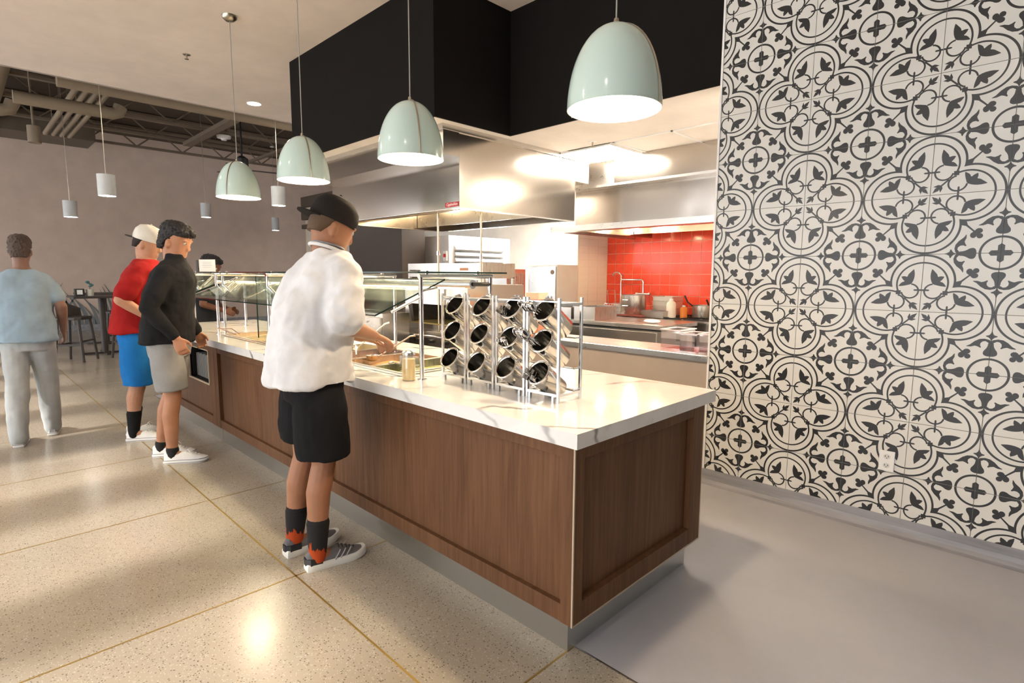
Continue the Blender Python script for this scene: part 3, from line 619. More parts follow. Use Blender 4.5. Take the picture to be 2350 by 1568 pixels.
# ------------------------------------------------------------------ kitchen: cooking line at the red wall
S = M['steel']; SV = M['steel_v']
t = thing('chef_base', 'long steel counter with a dark gap line behind the half wall', 'steel counter', (-3.9, 3.73, 0))
obj('body', MB().box(0, 2.1, .02, .78, .08, .885), SV, t); obj('gap', MB().box(.01, 2.09, .01, .77, .885, .905), M['dark'], t); obj('worktop', MB().box(-.01, 2.12, 0, .80, .905, .95), S, t, bevel=.004); obj('toe_base', MB().box(.05, 2.05, .08, .72, 0, .08), M['dark'], t)
for k in range(2): obj('drawer', MB().box(.05+1.03*k, 1.02+1.03*k, .004, .02, .45, .87), SV, t, bevel=.004)
t = thing('cooking_range', 'steel range with black burner grates against the red tiles', 'range', (-3.7, 4.65, 0))
obj('body', MB().box(0, 2.75, 0, .85, .08, .925), SV, t); obj('worktop', MB().box(0, 2.75, -.02, .85, .925, .945), S, t); obj('toe_base', MB().box(.05, 2.7, .08, .8, 0, .08), M['dark'], t)
for k in range(2):
    for q in range(2):
        cx, cy = 1.45+.36*k, .22+.4*q; g = MB(); g.box(cx-.16, cx+.16, cy-.16, cy-.145, .945, .962).box(cx-.16, cx+.16, cy+.145, cy+.16, .945, .962)
        for a in (-.145, -.06, .045, .13): g.box(cx+a, cx+a+.015, cy-.145, cy+.145, .950, .962)
        obj('burner_grate', g, M['black_plastic'], t)
for k in range(4): obj('knob', MB().tube([(.9+.3*k,-.03,.86),(.9+.3*k,.0,.86)], .025, 12), M['black_plastic'], t, True)
# pot filler
t = thing('pot_filler', 'chrome folding pot filler tap mounted on the red tiles', 'tap', (-3.075, 5.512, 1.22))
obj('wall_valve', MB().tube([(0,0,0),(0,-.07,0)], .02, 12).tube([(-.09,-.06,0),(.09,-.06,0)], .016, 10).ball((-.1,-.06,0), .024).ball((.1,-.06,0), .024), M['chrome'], t, True)
obj('riser', MB().tube([(0,-.06,0),(0,-.06,.17),(-.02,-.06,.2),(-.36,-.08,.2)], .013, 10), M['chrome'], t, True)
obj('spout', MB().tube([(-.36,-.08,-.2),(-.36,-.08,.26),(-.38,-.08,.29),(-.43,-.08,.31),(-.48,-.08,.30),(-.505,-.08,.25)], .012, 10), M['chrome'], t, True)
def pot(loc, r, h, name, label, cat, m=S, handle=0, lid=False):
    t = thing(name, label, cat, loc)
    obj('pot_body', MB().lathe([(.001,0),(r*.96,0),(r,.01),(r,h),(r+.006,h+.002),(r+.004,h-.002),(r-.003,h-.006),(r-.003,.006),(.001,.004)], 28), m, t, True)
    if handle: obj('handle', MB().tube([(-r*.7,-r*.5,h*.85),(-r*1.2,-r,h+.04),(-r*1.4,-r*1.3,h+.12)], [.008,.009,.012], 8), M['black_plastic'], t, True)
    else:
        for s in (-1, 1): obj('loop_handle', MB().tube([(s*.035,-r,h*.8),(s*.035,-r-.035,h*.8)] if 0 else [(-.04,-r*.98,h*.75 if s > 0 else h*.45),(-.04,-r-.035,h*.75 if s > 0 else h*.45),(.04,-r-.035,h*.75 if s > 0 else h*.45),(.04,-r*.98,h*.75 if s > 0 else h*.45)], .006, 8), M['chrome'], t, True)
    if lid: obj('lid', MB().lathe([(.001,h+.02),(.02,h+.03),(.02,h+.015),(r,h+.004),(r,h),(.001,h)], 24), m, t, True)
pot((-2.93,4.98,.962), .165, .26, 'stock_pot', 'large wide steel stock pot below the pot filler', 'pot')
pot((-2.02,5.12,.962), .115, .15, 'sauce_pan', 'steel saucepan with raised handle on the burner grate', 'saucepan', handle=1)
pot((-1.82,5.25,.962), .10, .10, 'frying_pan', 'dark pan on the burner grate right of the saucepan', 'pan', m=mat('dark_iron', (.03,.028,.026), .4), handle=1)
def steam_pan(loc, Wd, Dp, h, label, m=S, rz=0):
    t = thing('steam_pan', label, 'pan', loc, rz); obj('pan_walls', MB().box(0,Wd,0,.004,0,h).box(0,Wd,Dp-.004,Dp,0,h).box(0,.004,.004,Dp-.004,0,h).box(Wd-.004,Wd,.004,Dp-.004,0,h).box(.004,Wd-.004,.004,Dp-.004,0,.004), m, t)
    obj('pan_lip', MB().box(-.012,Wd+.012,-.012,.006,h,h+.006).box(-.012,Wd+.012,Dp-.006,Dp+.012,h,h+.006).box(-.012,.006,.006,Dp-.006,h,h+.006).box(Wd-.006,Wd+.012,.006,Dp-.006,h,h+.006), m, t); return t
steam_pan((-3.0,3.78,.951), .31, .45, .15, 'deep steel pan on the front of the steel counter by the racks')
steam_pan((-3.36,3.80,.951), .30, .40, .13, 'deep steel pan behind the cutlery rack on the steel counter')
steam_pan((-2.62,4.70,.951), .30, .22, .08, 'shallow steel pan on the range in front of the bottles')
for k in range(6):
    o = steam_pan((-2.72+.006*(k % 2), 5.12, .951+(.034*k if k < 4 else .136+.06*(k-4))), .28, .30, .028 if k < 4 else .05, ['lowest','second','third','fourth','fifth','topmost'][k]+' steel pan of the stack against the red tiles', mat('pan_cream_%d' % k, (.70,.66,.58), .35, .6))
def bottle(loc, r, h, m, cap, label):
    t = thing('squeeze_bottle', label, 'bottle', loc); obj('bottle_body', MB().lathe([(.001,0),(r,0),(r,h*.72),(r*.8,h*.82),(r*.45,h*.88),(r*.45,h*.9),(.001,h*.9)], 20), m, t, True); obj('cap', MB().cyl((0,0,h*.88), r*.5, h*.12, 14, r*.4), cap, t, True)
bottle((-2.30,4.86,.951), .06, .24, paint('bottle_cream', (.80,.72,.62), .4), M['white_plastic'], 'tall cream plastic bottle on the range beside the pan stack')
bottle((-2.16,4.92,.951), .045, .16, paint('bottle_orange', (.75,.22,.03), .4), M['white_plastic'], 'orange plastic bottle between the cream bottle and the saucepan')
t = thing('fry_basket', 'wire fry basket with upright handle at the left of the range', 'fry basket', (-3.22, 4.72, .951))
mb = MB(); 
for k in range(7): mb.tube([(.04*k,0,.0),(.04*k,0,.15)], .003, 5).tube([(.04*k,.22,.0),(.04*k,.22,.15)], .003, 5)
for z in (.0,.05,.10,.15): mb.tube([(0,0,z),(.24,0,z),(.24,.22,z),(0,.22,z),(0,0,z)], .003, 5)
o = obj('basket_mesh', mb, M['chrome'], t); o['kind'] = 'stuff'
obj('basket_panel', MB().box(.0,.24,.002,.006,.0,.13).box(0,.24,.214,.218,0,.13), M['steel'], t); obj('basket_handle', MB().tube([(.06,.0,.15),(.06,-.02,.33),(.18,-.02,.33),(.18,0,.15)], .005, 8), M['chrome'], t, True)
t = thing('sheet_tray', 'dark red tray lying flat on the range front', 'tray', (-3.0, 4.66, .951)); obj('tray_base', MB().box(0,.42,0,.25,0,.012), mat('tray_red_brown', (.30,.07,.05), .4), t, bevel=.004); obj('tray_lip', MB().box(0,.42,0,.01,.012,.022).box(0,.42,.24,.25,.012,.022), mat('tray_lip_red', (.34,.10,.07), .4), t)
tag(obj('cleaning_cloth', MB().ball((-2.05,3.98,.972), (.10,.07,.022), 14, 7), fabric('white_cloth', (.78,.74,.70))), 'crumpled white cloth on the corner of the steel counter', 'cloth')
# clear containers on the ledge
def tub(x, y, Wd, Dp, h, label):
    t = thing('clear_container', label, 'container', (x, y, .9155)); obj('tub', MB().box(0,Wd,0,.004,0,h).box(0,Wd,Dp-.004,Dp,0,h).box(0,.004,.004,Dp-.004,0,h).box(Wd-.004,Wd,.004,Dp-.004,0,h).box(0,Wd,0,Dp,0,.003), M['clear'], t)
    obj('rim', MB().box(-.008,Wd+.008,-.008,.004,h,h+.007).box(-.008,Wd+.008,Dp-.004,Dp+.008,h,h+.007).box(-.008,.004,.004,Dp-.004,h,h+.007).box(Wd-.004,Wd+.008,.004,Dp-.004,h,h+.007), mat('pink_clear_rim', (.72,.62,.62), .25), t); return t
tub(-.98, 2.29, .16, .24, .15, 'clear plastic container on the ledge beside the steel counter'); tub(-.80, 2.25, .13, .2, .135, 'clear plastic container in the middle of the ledge group')
tub(-.655, 2.26, .085, .22, .14, 'narrow clear container on the ledge against the tile wall edge')
# ------------------------------------------------------------------ kitchen: island under the large hood and units behind
t = thing('cooking_island', 'steel cooking island with knobs under the large hood', 'steel counter', (-4.85, 1.78, 0))
obj('body', MB().box(0, 2.15, .02, 1.4, .08, .88), SV, t); obj('worktop', MB().box(-.01, 2.16, 0, 1.42, .88, .92), S, t, bevel=.004); obj('toe_base', MB().box(.05, 2.1, .1, 1.3, 0, .08), M['dark'], t)
for k in range(8): obj('knob', MB().tube([(.3+.22*k,-.02,.82),(.3+.22*k,.02,.82)], .022, 12), M['black_plastic'], t, True)
obj('front_rail', MB().tube([(0.05,-.06,.88),(2.1,-.06,.88)], .014, 12), M['chrome'], t, True)
t = thing('conveyor_oven', 'wide steel oven with open front standing on the cooking island', 'oven', (-3.72, 1.84, .921))
obj('housing', MB().box(0, 1.0, 0, .02, .0, .06).box(0,1.0,.0,.75,.26,.46).box(0,.12,.0,.75,.06,.26).box(.82,1.0,.0,.75,.06,.26).box(.12,.82,.55,.75,.06,.26).box(0,1.0,.02,.75,0,.06), SV, t); obj('mouth', MB().box(.13,.81,.40,.545,.061,.259), M['dark'], t)
obj('crumb_tray', MB().box(.16,.78,-.06,.38,.07,.082), mat('tray_straw', (.45,.38,.16), .3, .8), t); obj('hinge_arm', MB().add([(.05,-.004,.26),(.13,-.004,.26),(.24,-.06,.07),(.2,-.06,.07)], [(0,1,2,3)]), M['dark'], t); obj('maker_plate', MB().box(.04,.14,-.003,0,.34,.38), M['white_plastic'], t)
t = thing('salamander_broiler', 'long steel broiler box above the island, seen over the guard', 'broiler', (-4.25, 2.25, .921))
obj('housing', MB().box(0,.72,0,.45,.53,.68), SV, t); obj('housing_door', MB().box(.72,1.30,-.012,.45,.52,.675), S, t); obj('rack_leg', MB().box(0,.03,0,.03,0,.53), S, t); obj('rack_leg', MB().box(1.27,1.3,0,.03,0,.53), S, t); obj('rack_leg', MB().box(0,.03,.42,.45,0,.53), S, t); obj('rack_leg', MB().box(1.27,1.3,.42,.45,0,.53), S, t)
obj('handle', MB().tube([(.08,-.03,.60),(.20,-.03,.60)], .008, 8), M['chrome'], t, True); obj('maker_plate', MB().box(.95,1.08,-.015,-.012,.60,.625), mat('maker_orange', (.5,.22,.10), .4), t)
t = thing('undercounter_fridge', 'steel door cabinet behind the glass guard near the black column', 'fridge', (-4.05, 1.38, 0)); obj('body', MB().box(0,.62,.0,.30,.1,1.10), SV, t); obj('door', MB().box(.16,.60,-.02,0,.15,1.06), S, t, bevel=.004); obj('door_handle', MB().box(.22,.38,-.035,-.02,1.0,1.02), M['chrome'], t); obj('feet', MB().box(.02,.6,.02,.28,0,.1), M['dark'], t)
t = thing('louvered_unit', 'steel refrigeration unit with horizontal louvres before the white wall', 'cooling unit', (-5.17, 3.6, 1.4))
obj('body', MB().box(-.74,0,0,1.25,0,.645), paint('unit_grey_enamel', (.60,.58,.56), .4), t)
for k in range(5): mb = MB(); mb.add([(.0,.10,.52-.085*k),(.0,1.16,.52-.085*k),(.05,1.16,.45-.085*k),(.05,.10,.45-.085*k),(-.001,.10,.50-.085*k),(-.001,1.16,.50-.085*k)], [(0,1,2,3),(4,3,2,5),(0,3,4),(1,5,2)]); obj('louvre', mb, M['alu'], t)
obj('switch_box', MB().box(-.1,-.02,-.03,0,.28,.42), M['white_plastic'], t); obj('red_switch', MB().box(-.085,-.035,-.036,-.03,.33,.38), mat('switch_red', (.6,.04,.03), .4), t); obj('leg_frame', MB().box(-.72,-.68,.02,.06,-1.4,0).box(-.06,-.02,.02,.06,-1.4,0).box(-.72,-.68,1.18,1.22,-1.4,0).box(-.06,-.02,1.18,1.22,-1.4,0), M['steel'], t)
t = thing('steel_cabinet', 'tall steel cabinet with ribbed side between the hood rods and rack', 'cabinet', (-4.06, 3.36, 0)); obj('body', MB().box(0,.32,0,.34,0,1.55), SV, t)
for k in range(8): obj('rib', MB().box(.32,.328,.03+.038*k,.05+.038*k,.4,1.5), S, t)
t = thing('steel_fridge', 'tall steel fridge with round badge near the white wall', 'fridge', (-3.95, 3.98-.2, 0)); obj('body', MB().box(-.32,.22,.55,.99,.1,1.62), paint('fridge_grey_enamel', (.58,.55,.52), .45), t); obj('door', MB().box(-.30,.2,.535,.55,.15,1.6), S, t, bevel=.006); obj('badge', MB().tube([(.14,.528,1.52),(.14,.535,1.52)], .03, 16), mat('badge_brown', (.25,.16,.10), .4), t, True); obj('feet', MB().box(-.3,.2,.6,.95,0,.1), M['dark'], t)
t = thing('order_box', 'small orange and cream box on the pass behind the racks', 'box', (-2.35, 2.24, .9155)); obj('carton', MB().box(0,.15,0,.12,0,.34), paint('carton_orange', (.62,.20,.10), .6), t); obj('carton_lid', MB().box(-.004,.154,-.004,.124,.34,.40), paint('carton_cream', (.72,.55,.36), .6), t)
# ------------------------------------------------------------------ far dining area
def grass(y, h, lean, wd):
    n = 7; L_ = []; Rr = []
    for k in range(n):
        s = k/(n-1); c = y+lean*s*s; ww = wd*(1-s)**.8; L_.append((c-ww/2, .16+h*s)); Rr.append((c+ww/2, .16+h*s))
    return MB().prism(L_+Rr[::-1], -16.6, -16.585, 'x')
gm = paint('grass_decal_blue_grey', (.17,.19,.205), .6)
gd = thing('wall_decal', 'blue grey grass blade decals along the foot of the far wall', 'wall decal', (0,0,0))
for k in range(56): obj('grass_blade', grass(-3.0+.115*k+random.uniform(-.03,.03), random.uniform(.45,1.15), random.choice((-1,1))*random.uniform(.08,.42), random.uniform(.07,.13)), gm, gd)
dkw = paint('dark_stool_wood', (.045,.036,.032), .45)
def stool(x, y, rz, label):
    t = thing('bar_stool', label, 'bar stool', (x, y, 0), rz, 'dark bar stools at the high tables')
    obj('seat', MB().prism([(-.2,-.2),(.2,-.2),(.21,.12),(.16,.2),(-.16,.2),(-.21,.12)], .70, .75, 'z'), dkw, t, bevel=.01)
    for sx in (-1, 1):
        for sy in (-1, 1): obj('leg', MB().tube([(sx*.165,sy*.155,.705),(sx*.21,sy*.21,0)], [.024,.02], 6), dkw, t)
        obj('footrest', MB().box(sx*.188-.011, sx*.188+.011, -.17, .17, .27, .30), dkw, t)
    obj('footrest', MB().box(-.17,.17,-.199,-.177,.27,.30), dkw, t); obj('footrest', MB().box(-.17,.17,.177,.199,.33,.36), dkw, t)
    rg = []
    for k in range(13):
        a = R(180+180*k/12); rg.append((math.cos(a), math.sin(a)))
    mb = MB(); vs = []
    for cx, sy in rg: vs += [(.23*cx,.20*sy,.74),(.205*cx,.175*sy,.74),(.205*cx,.175*sy,.98-.10*(1+sy)),(.23*cx,.20*sy,.98-.10*(1+sy))]
    fs = []
    for k in range(12):
        for q in range(4): fs.append((k*4+q, k*4+(q+1)%4, (k+1)*4+(q+1)%4, (k+1)*4+q))
    fs += [(3,2,1,0), (48,49,50,51)]; mb.add(vs, fs); obj('backrest', mb, dkw, t, bevel=.006)
stool(-10.55,-.10,R(-35),'dark wooden bar stool with curved back, nearest the left high table edge'); stool(-10.42,.66,R(20),'dark bar stool in front of the high table beside the man in red'); stool(-11.9,.75,R(170),'dark bar stool behind the high table with the plant'); stool(-11.7,1.3,R(100),'dark bar stool hidden beyond the man in red')
def table(x, y, label):
    t = thing('high_table', label, 'table', (x, y, 0), 0, 'high dining tables'); obj('tabletop', MB().box(-.42,.42,-.45,.45,1.03,1.065), dkw, t, bevel=.006); obj('column', MB().cyl((0,0,.02), .05, 1.01, 14), dkw, t, True); obj('base_plate', MB().box(-.34,.34,-.03,.03,0,.03).box(-.03,.03,-.34,.34,0,.03), dkw, t)
table(-11.35, .42, 'dark high table with a potted plant on top'); table(-13.2, .75, 'dark high table farther back toward the grass decals')
t = thing('potted_plant', 'small teal succulent in a cream pot on the high table', 'plant', (-11.30, .26, 1.065)); obj('pot', MB().lathe([(.001,0),(.05,0),(.065,.12),(.058,.12),(.05,.10),(.001,.10)], 16), paint('pot_cream', (.62,.58,.50), .6), t, True); obj('stem', MB().tube([(0,0,.1),(.01,0,.2),(-.01,.0,.26)], .005, 6), paint('stem_green', (.05,.12,.08), .6), t)
for k in range(7): a = R(51*k); obj('leaf', MB().ball((.035*math.cos(a), .035*math.sin(a), .17+.015*k), (.03,.03,.012), 8, 5), paint('leaf_teal_%d' % k, (.05,.16,.16), .5), t, True)
t = thing('napkin_holder', 'small dark napkin dispenser beside the potted plant', 'napkin dispenser', (-11.28, .10, 1.065)); obj('case', MB().box(-.06,.06,-.07,.07,0,.13), M['black_plastic'], t, bevel=.006); obj('napkins', MB().box(.058,.064,-.04,.04,.03,.11), M['white_plastic'], t)
# cylinder pendants
def cyl_lamp(x, y, z, label, ln=.27, r=.1):
    t = thing('cylinder_lamp', label, 'pendant lamp', (x, y, z), 0, 'cylinder pendants over the dining area'); obj('housing', MB().lathe([(.001,ln),(r,ln),(r,0),(r-.006,0),(r-.006,.02),(.001,.02)], 24), paint('lamp_white_paint', (.50,.52,.53), .5), t, True); obj('lamp_face', MB().cyl((0,0,.006), r-.008, .006, 24), M['cyl_emit'], t); obj('cord', MB().tube([(0,0,ln),(0,0,(3.815 if x > -7.6 else 5.05)-z)], .005, 6), M['seam'], t)
    obj('canopy', MB().cyl((0,0,(3.815 if x > -7.6 else 5.05)-z-.02), .05, .02, 14), M['trim_white'], t)
cyl_lamp(-7.75,.02,2.47,'white cylinder pendant, largest, left of the beige ceiling edge'); cyl_lamp(-10.92,.03,2.42,'grey cylinder pendant hanging low at the far left'); cyl_lamp(-12.26,2.55,2.70,'cylinder pendant between the men and the farthest mint lamp',.30)
cyl_lamp(-7.75,2.25,2.55,'white cylinder pendant beside the third mint lamp',.29,.105); cyl_lamp(-15.0,5.19,2.72,'smallest cylinder pendant, beside the man in white',.36)
# downlight near the bulkhead; the others are unseen, added to light the room
for k, (x, y) in enumerate([(-6.99, 1.648), (-6.99, -1.6), (-3.2, -2.6), (.6, -2.6)]):
    t = thing('recessed_downlight', ['round recessed downlight in the beige ceiling near the black bulkhead','added unseen downlight above the passer-by','added unseen downlight in front of the walnut counter','added unseen downlight facing the patterned tile wall'][k], 'downlight', (x, y, 3.815)); obj('trim_ring', MB().lathe([(.085,-.004),(.10,-.004),(.10,0),(.085,0)], 28, closed=True), M['trim_white'], t, True); obj('lens', MB().cyl((0,0,-.003), .085, .002, 24), M['down'], t)
# exposed services
PM = M['pipe']
def pipe(pts, r, label, name='ceiling_pipe', group=None, m=None):
    o = tag(obj(name, MB().tube(pts, r, 14), m or PM, smooth=True), label, 'pipe', group); a, b2 = Vector(pts[0]), Vector(pts[-1])
    for k in (.15, .8):
        q = a.lerp(b2, k); q.z = pts[0][2]; obj('hanger_rod', MB().tube([q, (q.x, q.y, 5.05)], .008, 6), PM, o)
    return o
pipe([(-8.95,-.25,4.12),(-8.95,.05,4.12),(-8.95,.2,4.12),(-8.95,8.5,4.12)], .085, 'thick tan pipe running beside the beige ceiling edge', 'sprinkler_main')
pipe([(-9.9,-.65,4.02),(-9.9,-.5,4.02),(-9.9,.55,4.02),(-9.9,.62,4.05),(-9.9,.66,4.15)], .095, 'thick tan pipe with upturned elbow at the middle of the open ceiling', 'sprinkler_main')
pipe([(-10.6,-6,3.95),(-10.6,-.75,3.95),(-10.6,-.65,3.98),(-10.6,-.6,4.1)], .095, 'thick tan pipe with upturned elbow at the far left of the open ceiling', 'sprinkler_main')
for k in range(4): pipe([(-8.2,.10+.13*k,4.30),(-13.8,.10+.13*k,4.30)], .042, 'conduit %s from the left in the bundle of four' % ['first','second','third','fourth'][k], 'conduit', 'bundle of four conduits')
pipe([(-8.0,-1.1,4.5),(-13.5,-1.1,4.5)], .14, 'fat round pipe at the far left top of the open ceiling', 'round_duct'); pipe([(-8.0,-.75,4.6),(-15,-.75,4.6)], .16, 'fat round duct left of the conduit bundle', 'round_duct')
t = thing('air_duct', 'rectangular brown air duct below the deck in front of the far wall', 'duct', (-14.2,-2.0,4.35)); obj('duct_body', MB().box(-1.0,0,0,3.0,0,.45), paint('duct_brown', (.115,.09,.068), .6), t); obj('duct_flange', MB().box(-1.02,.02,1.4,1.43,-.02,.47), PM, t)
jm = paint('joist_tan', (.17,.13,.095), .6)
for k in range(5):
    t = thing('ceiling_joist', 'long steel joist under the deck, %s from the beige ceiling edge' % ['first','second','third','fourth','fifth'][k], 'joist', (-9.3-1.5*k, 0, 4.55), 0, 'joists below the deck'); obj('bottom_chord', MB().box(-.05,.05,-7,8.5,0,.05), jm, t); obj('top_chord', MB().box(-.05,.05,-7,8.5,.43,.48), jm, t)
    for q in range(12): obj('web_bar', MB().tube([(0,-4+1.0*q,.03),(0,-3.5+1.0*q,.45),(0,-3+1.0*q,.03)], .018, 6), jm, t)
tag(obj('ceiling_strut', MB().box(-13.6,-8.3,2.55,2.72,4.42,4.50), jm), 'wide channel strut crossing the joists toward the far wall', 'strut'); tag(obj('ceiling_strut', MB().box(-14.6,-9.3,4.3,4.38,4.40,4.46), jm), 'thin channel strut behind the third mint lamp', 'strut')
t = thing('smoke_detector', 'white round smoke detector hanging below the joists', 'smoke detector', (-12.4,3.05,4.53)); obj('dome', MB().lathe([(.001,-.10),(.05,-.10),(.07,-.06),(.14,-.05),(.15,0),(.001,0)], 20), M['white_plastic'], t, True); obj('stem', MB().cyl((0,0,0), .012, .5, 8), M['seam'], t)
t = thing('ceiling_fan', 'black ceiling fan hub on a rod behind the farthest mint lamp', 'ceiling fan', (-12.0,3.27,3.75)); obj('rod', MB().cyl((0,0,.3), .02, 1.0, 10), M['black_plastic'], t, True); obj('motor_housing', MB().lathe([(.001,0),(.10,.02),(.13,.08),(.13,.26),(.05,.32),(.001,.32)], 24), M['black_plastic'], t, True); obj('rod_cap', MB().lathe([(.001,1.3),(.09,1.3),(.04,1.16),(.001,1.15)], 16), M['black_plastic'], t, True)
for k in range(3): a = R(120*k+200); mb = MB(); mb.M = Matrix.Rotation(a, 4, 'Z'); mb.box(.1,.75,-.06,.06,.02,.03); obj('fan_blade', mb, M['black_plastic'], t)
tag(obj('track_light', MB().cyl((-12.5,-.2,3.85), .10, .30, 18).cyl((-12.5,-.2,4.15), .02, .9, 8), M['pipe'], smooth=True), 'short brown can light hanging below the ducts at the far left', 'can light')
# ------------------------------------------------------------------ people
def ell(c, rx, ry, n=24, p=2.3, M4=None):
    out = []
    for i in range(n):
        a = 2*math.pi*i/n; x = math.copysign(abs(math.cos(a))**(2/p), math.cos(a))*rx; y = math.copysign(abs(math.sin(a))**(2/p), math.sin(a))*ry
        v = Vector((c[0]+x, c[1]+y, c[2])); out.append(tuple(M4 @ v if M4 else v))
    return out
def limb(mb, pts, rs, n=14):
    """tapering limb through joints, rounded at both ends"""
    P = []; Q = []
    for i in range(len(pts)-1):
        a, b2 = Vector(pts[i]), Vector(pts[i+1])
        for k in range(4): t_ = k/4; P.append(a.lerp(b2, t_)); Q.append(rs[i]+(rs[i+1]-rs[i])*t_)
    P.append(Vector(pts[-1])); Q.append(rs[-1]); mb.tube(P, Q, n)
    for p, r in zip(pts, rs): mb.ball(p, r*.98, n, 8)
def remesh(o, vox, sm=6, disp=0, dscale=.2):
    m_ = o.modifiers.new('remesh', 'REMESH'); m_.mode = 'VOXEL'; m_.voxel_size = vox; m_.use_smooth_shade = True
    s = o.modifiers.new('smooth', 'SMOOTH'); s.iterations = sm; s.factor = .5
    if disp:
        tx = bpy.data.textures.new('folds', 'MARBLE'); tx.noise_scale = dscale*1.5; tx.noise_depth = 2; tx.turbulence = 7.0
        d = o.modifiers.new('folds', 'DISPLACE'); d.texture = tx; d.strength = disp; d.mid_level = .5; d.texture_coords = 'LOCAL'
    return o
def hand(mb, wrist, d, up, side, s=1.0, curl=.5):
    """palm with four fingers of unequal length and a thumb; d along the forearm, up = back of the hand"""
    d = Vector(d).normalized(); up = (Vector(up)-d*Vector(up).dot(d)).normalized(); r = d.cross(up)*side; w_ = Vector(wrist)
    def ring(c, a, b2): return mb.ring(c, r*a, up*b2, 12)
    mb.loft([ring(w_-d*.02, .027*s, .021*s), ring(w_+d*.02, .033*s, .018*s), ring(w_+d*.055*s, .042*s, .016*s), ring(w_+d*.09*s, .041*s, .013*s), ring(w_+d*.098*s, .036*s, .009*s)])
    for k, (off, ln) in enumerate(((-.031, .066), (-.0105, .076), (.0105, .071), (.030, .055))):
        b = w_+d*.088*s+r*off*s; c1 = (d*math.cos(curl*.6)-up*math.sin(curl*.6)); c2 = (d*math.cos(curl*1.5)-up*math.sin(curl*1.5)); c3 = (d*math.cos(curl*2.2)-up*math.sin(curl*2.2))
        p1 = b+c1*ln*.45*s; p2 = p1+c2*ln*.33*s; p3 = p2+c3*ln*.25*s
        limb(mb, [b-d*.01, p1, p2, p3], [.0095*s, .009*s, .0083*s, .0072*s], 8)
    b = w_+d*.028*s-r*.030*s; p1 = b-r*.026*s+d*.028*s-up*.012*s; p2 = p1+d*.032*s-r*.004*s-up*.010*s
    limb(mb, [b, p1, p2], [.014*s, .0115*s, .009*s], 8)
SK = {}
def skin(name, col): 
    m = mat(name, col, .5, spec=.35); N, L, b = nt(m); n = noise_n(m, coords(m), 9, 4); L.new(ramp(m, n, [(.3, tuple(c*.88 for c in col)), (.7, tuple(c*1.1 for c in col))]), b.inputs['Base Color']); b.inputs['Subsurface Weight'].default_value = .08; b.inputs['Subsurface Radius'].default_value = (.02,.008,.004); return m
SOLE = paint('sole_off_white', (.72,.71,.66), .6)
def shoe(parent, fx, fy, rz, upper, kind):
    Mx = Matrix.Translation((fx, fy, 0)) @ Matrix.Rotation(rz, 4, 'Z')
    ol = [(-.135,.030),(-.12,.036),(-.06,.037),(.0,.039),(.07,.047),(.12,.046),(.155,.034),(.172,.014)]
    out = [(-x, y) for y, x in ol]+[(x, y) for y, x in ol[::-1]]; out = sm(out, 1)
    lift = (lambda y: .012*max(0, (y-.08)/.09)**2) if kind == 'run' else (lambda y: .006*max(0, (y-.1)/.07)**2)
    th = .040 if kind == 'run' else .032
    n = len(out); mb = MB(); mb.M = Mx
    lv = [(1.0,0),(1.06,.008),(1.05,th*.8),(.98,th)]
    mb.loft([[(x*k, y*(1+(k-1)*.5), z+lift(y)) for x, y in out] for k, z in lv])
    so = obj('shoe_sole', mb, SOLE if kind == 'run' else paint('sole_white', (.72,.71,.69), .5), parent, True)
    if kind != 'run':
        for z in (.006, .027): mb = MB(); mb.M = Mx; mb.loft([[(x*1.066, y*1.03, z+lift(y)) for x, y in out], [(x*1.066, y*1.03, z+.003+lift(y)) for x, y in out]]); obj('sole_stripe', mb, mat('stripe_grey', (.10,.10,.11), .5), so)
    mb = MB(); mb.M = Mx; rings = []
    for y, wd, h in ((-.132,.022,.085),(-.115,.032,.098),(-.07,.036,.085),(-.02,.038,.082),(.02,.041,.092),(.06,.044,.078),(.10,.044,.060),(.14,.036,.047),(.165,.018,.036)):
        rings.append([(wd*math.copysign(abs(math.cos(a))**.8, math.cos(a)), y, th*.7+lift(y)+(h-th*.7)*max(0, math.sin(a))**.75 if math.sin(a) > 0 else th*.7+lift(y)) for a in [2*math.pi*k/16 for k in range(16)]])
    mb.loft(rings); up = obj('shoe_upper', mb, upper, parent, True)
    mb = MB(); mb.M = Mx
    for k in range(5): y = .025+.02*k; z = .094-.0085*k*1.0; mb.tube([(-.022,y,z-.010),(0,y+.006,z+.002),(.022,y,z-.010)], .0035, 6)
    if kind != 'run': mb.tube([(0,.03,.098),(-.03,.045,.105),(-.035,.06,.085)], .003, 6).tube([(0,.03,.098),(.03,.045,.105),(.037,.06,.085)], .003, 6)
    obj('laces', mb, upper if kind != 'run' else mat('lace_dark', (.04,.035,.035), .8), up)
    if kind == 'run':
        mb = MB(); mb.M = Mx; mb.loft([[(x*1.05, y*1.02, z) for x, y in [(-.037,-.06),(-.035,-.118),(-.012,-.137),(.012,-.137),(.035,-.118),(.037,-.06)]] for z in (.032,.066)]); obj('heel_counter', mb, mat('heel_black', (.02,.022,.026), .4), up)
        for s in (-1, 1):
            for k in range(3): mb = MB(); mb.M = Mx; y = .0+.028*k; mb.tube([(s*.0415,y,.036),(s*.040,y+.022,.066),(s*.036,y+.03,.078)], .004, 6); obj('side_stripe', mb, paint('stripe_pale_grey', (.34,.34,.35), .6), up)
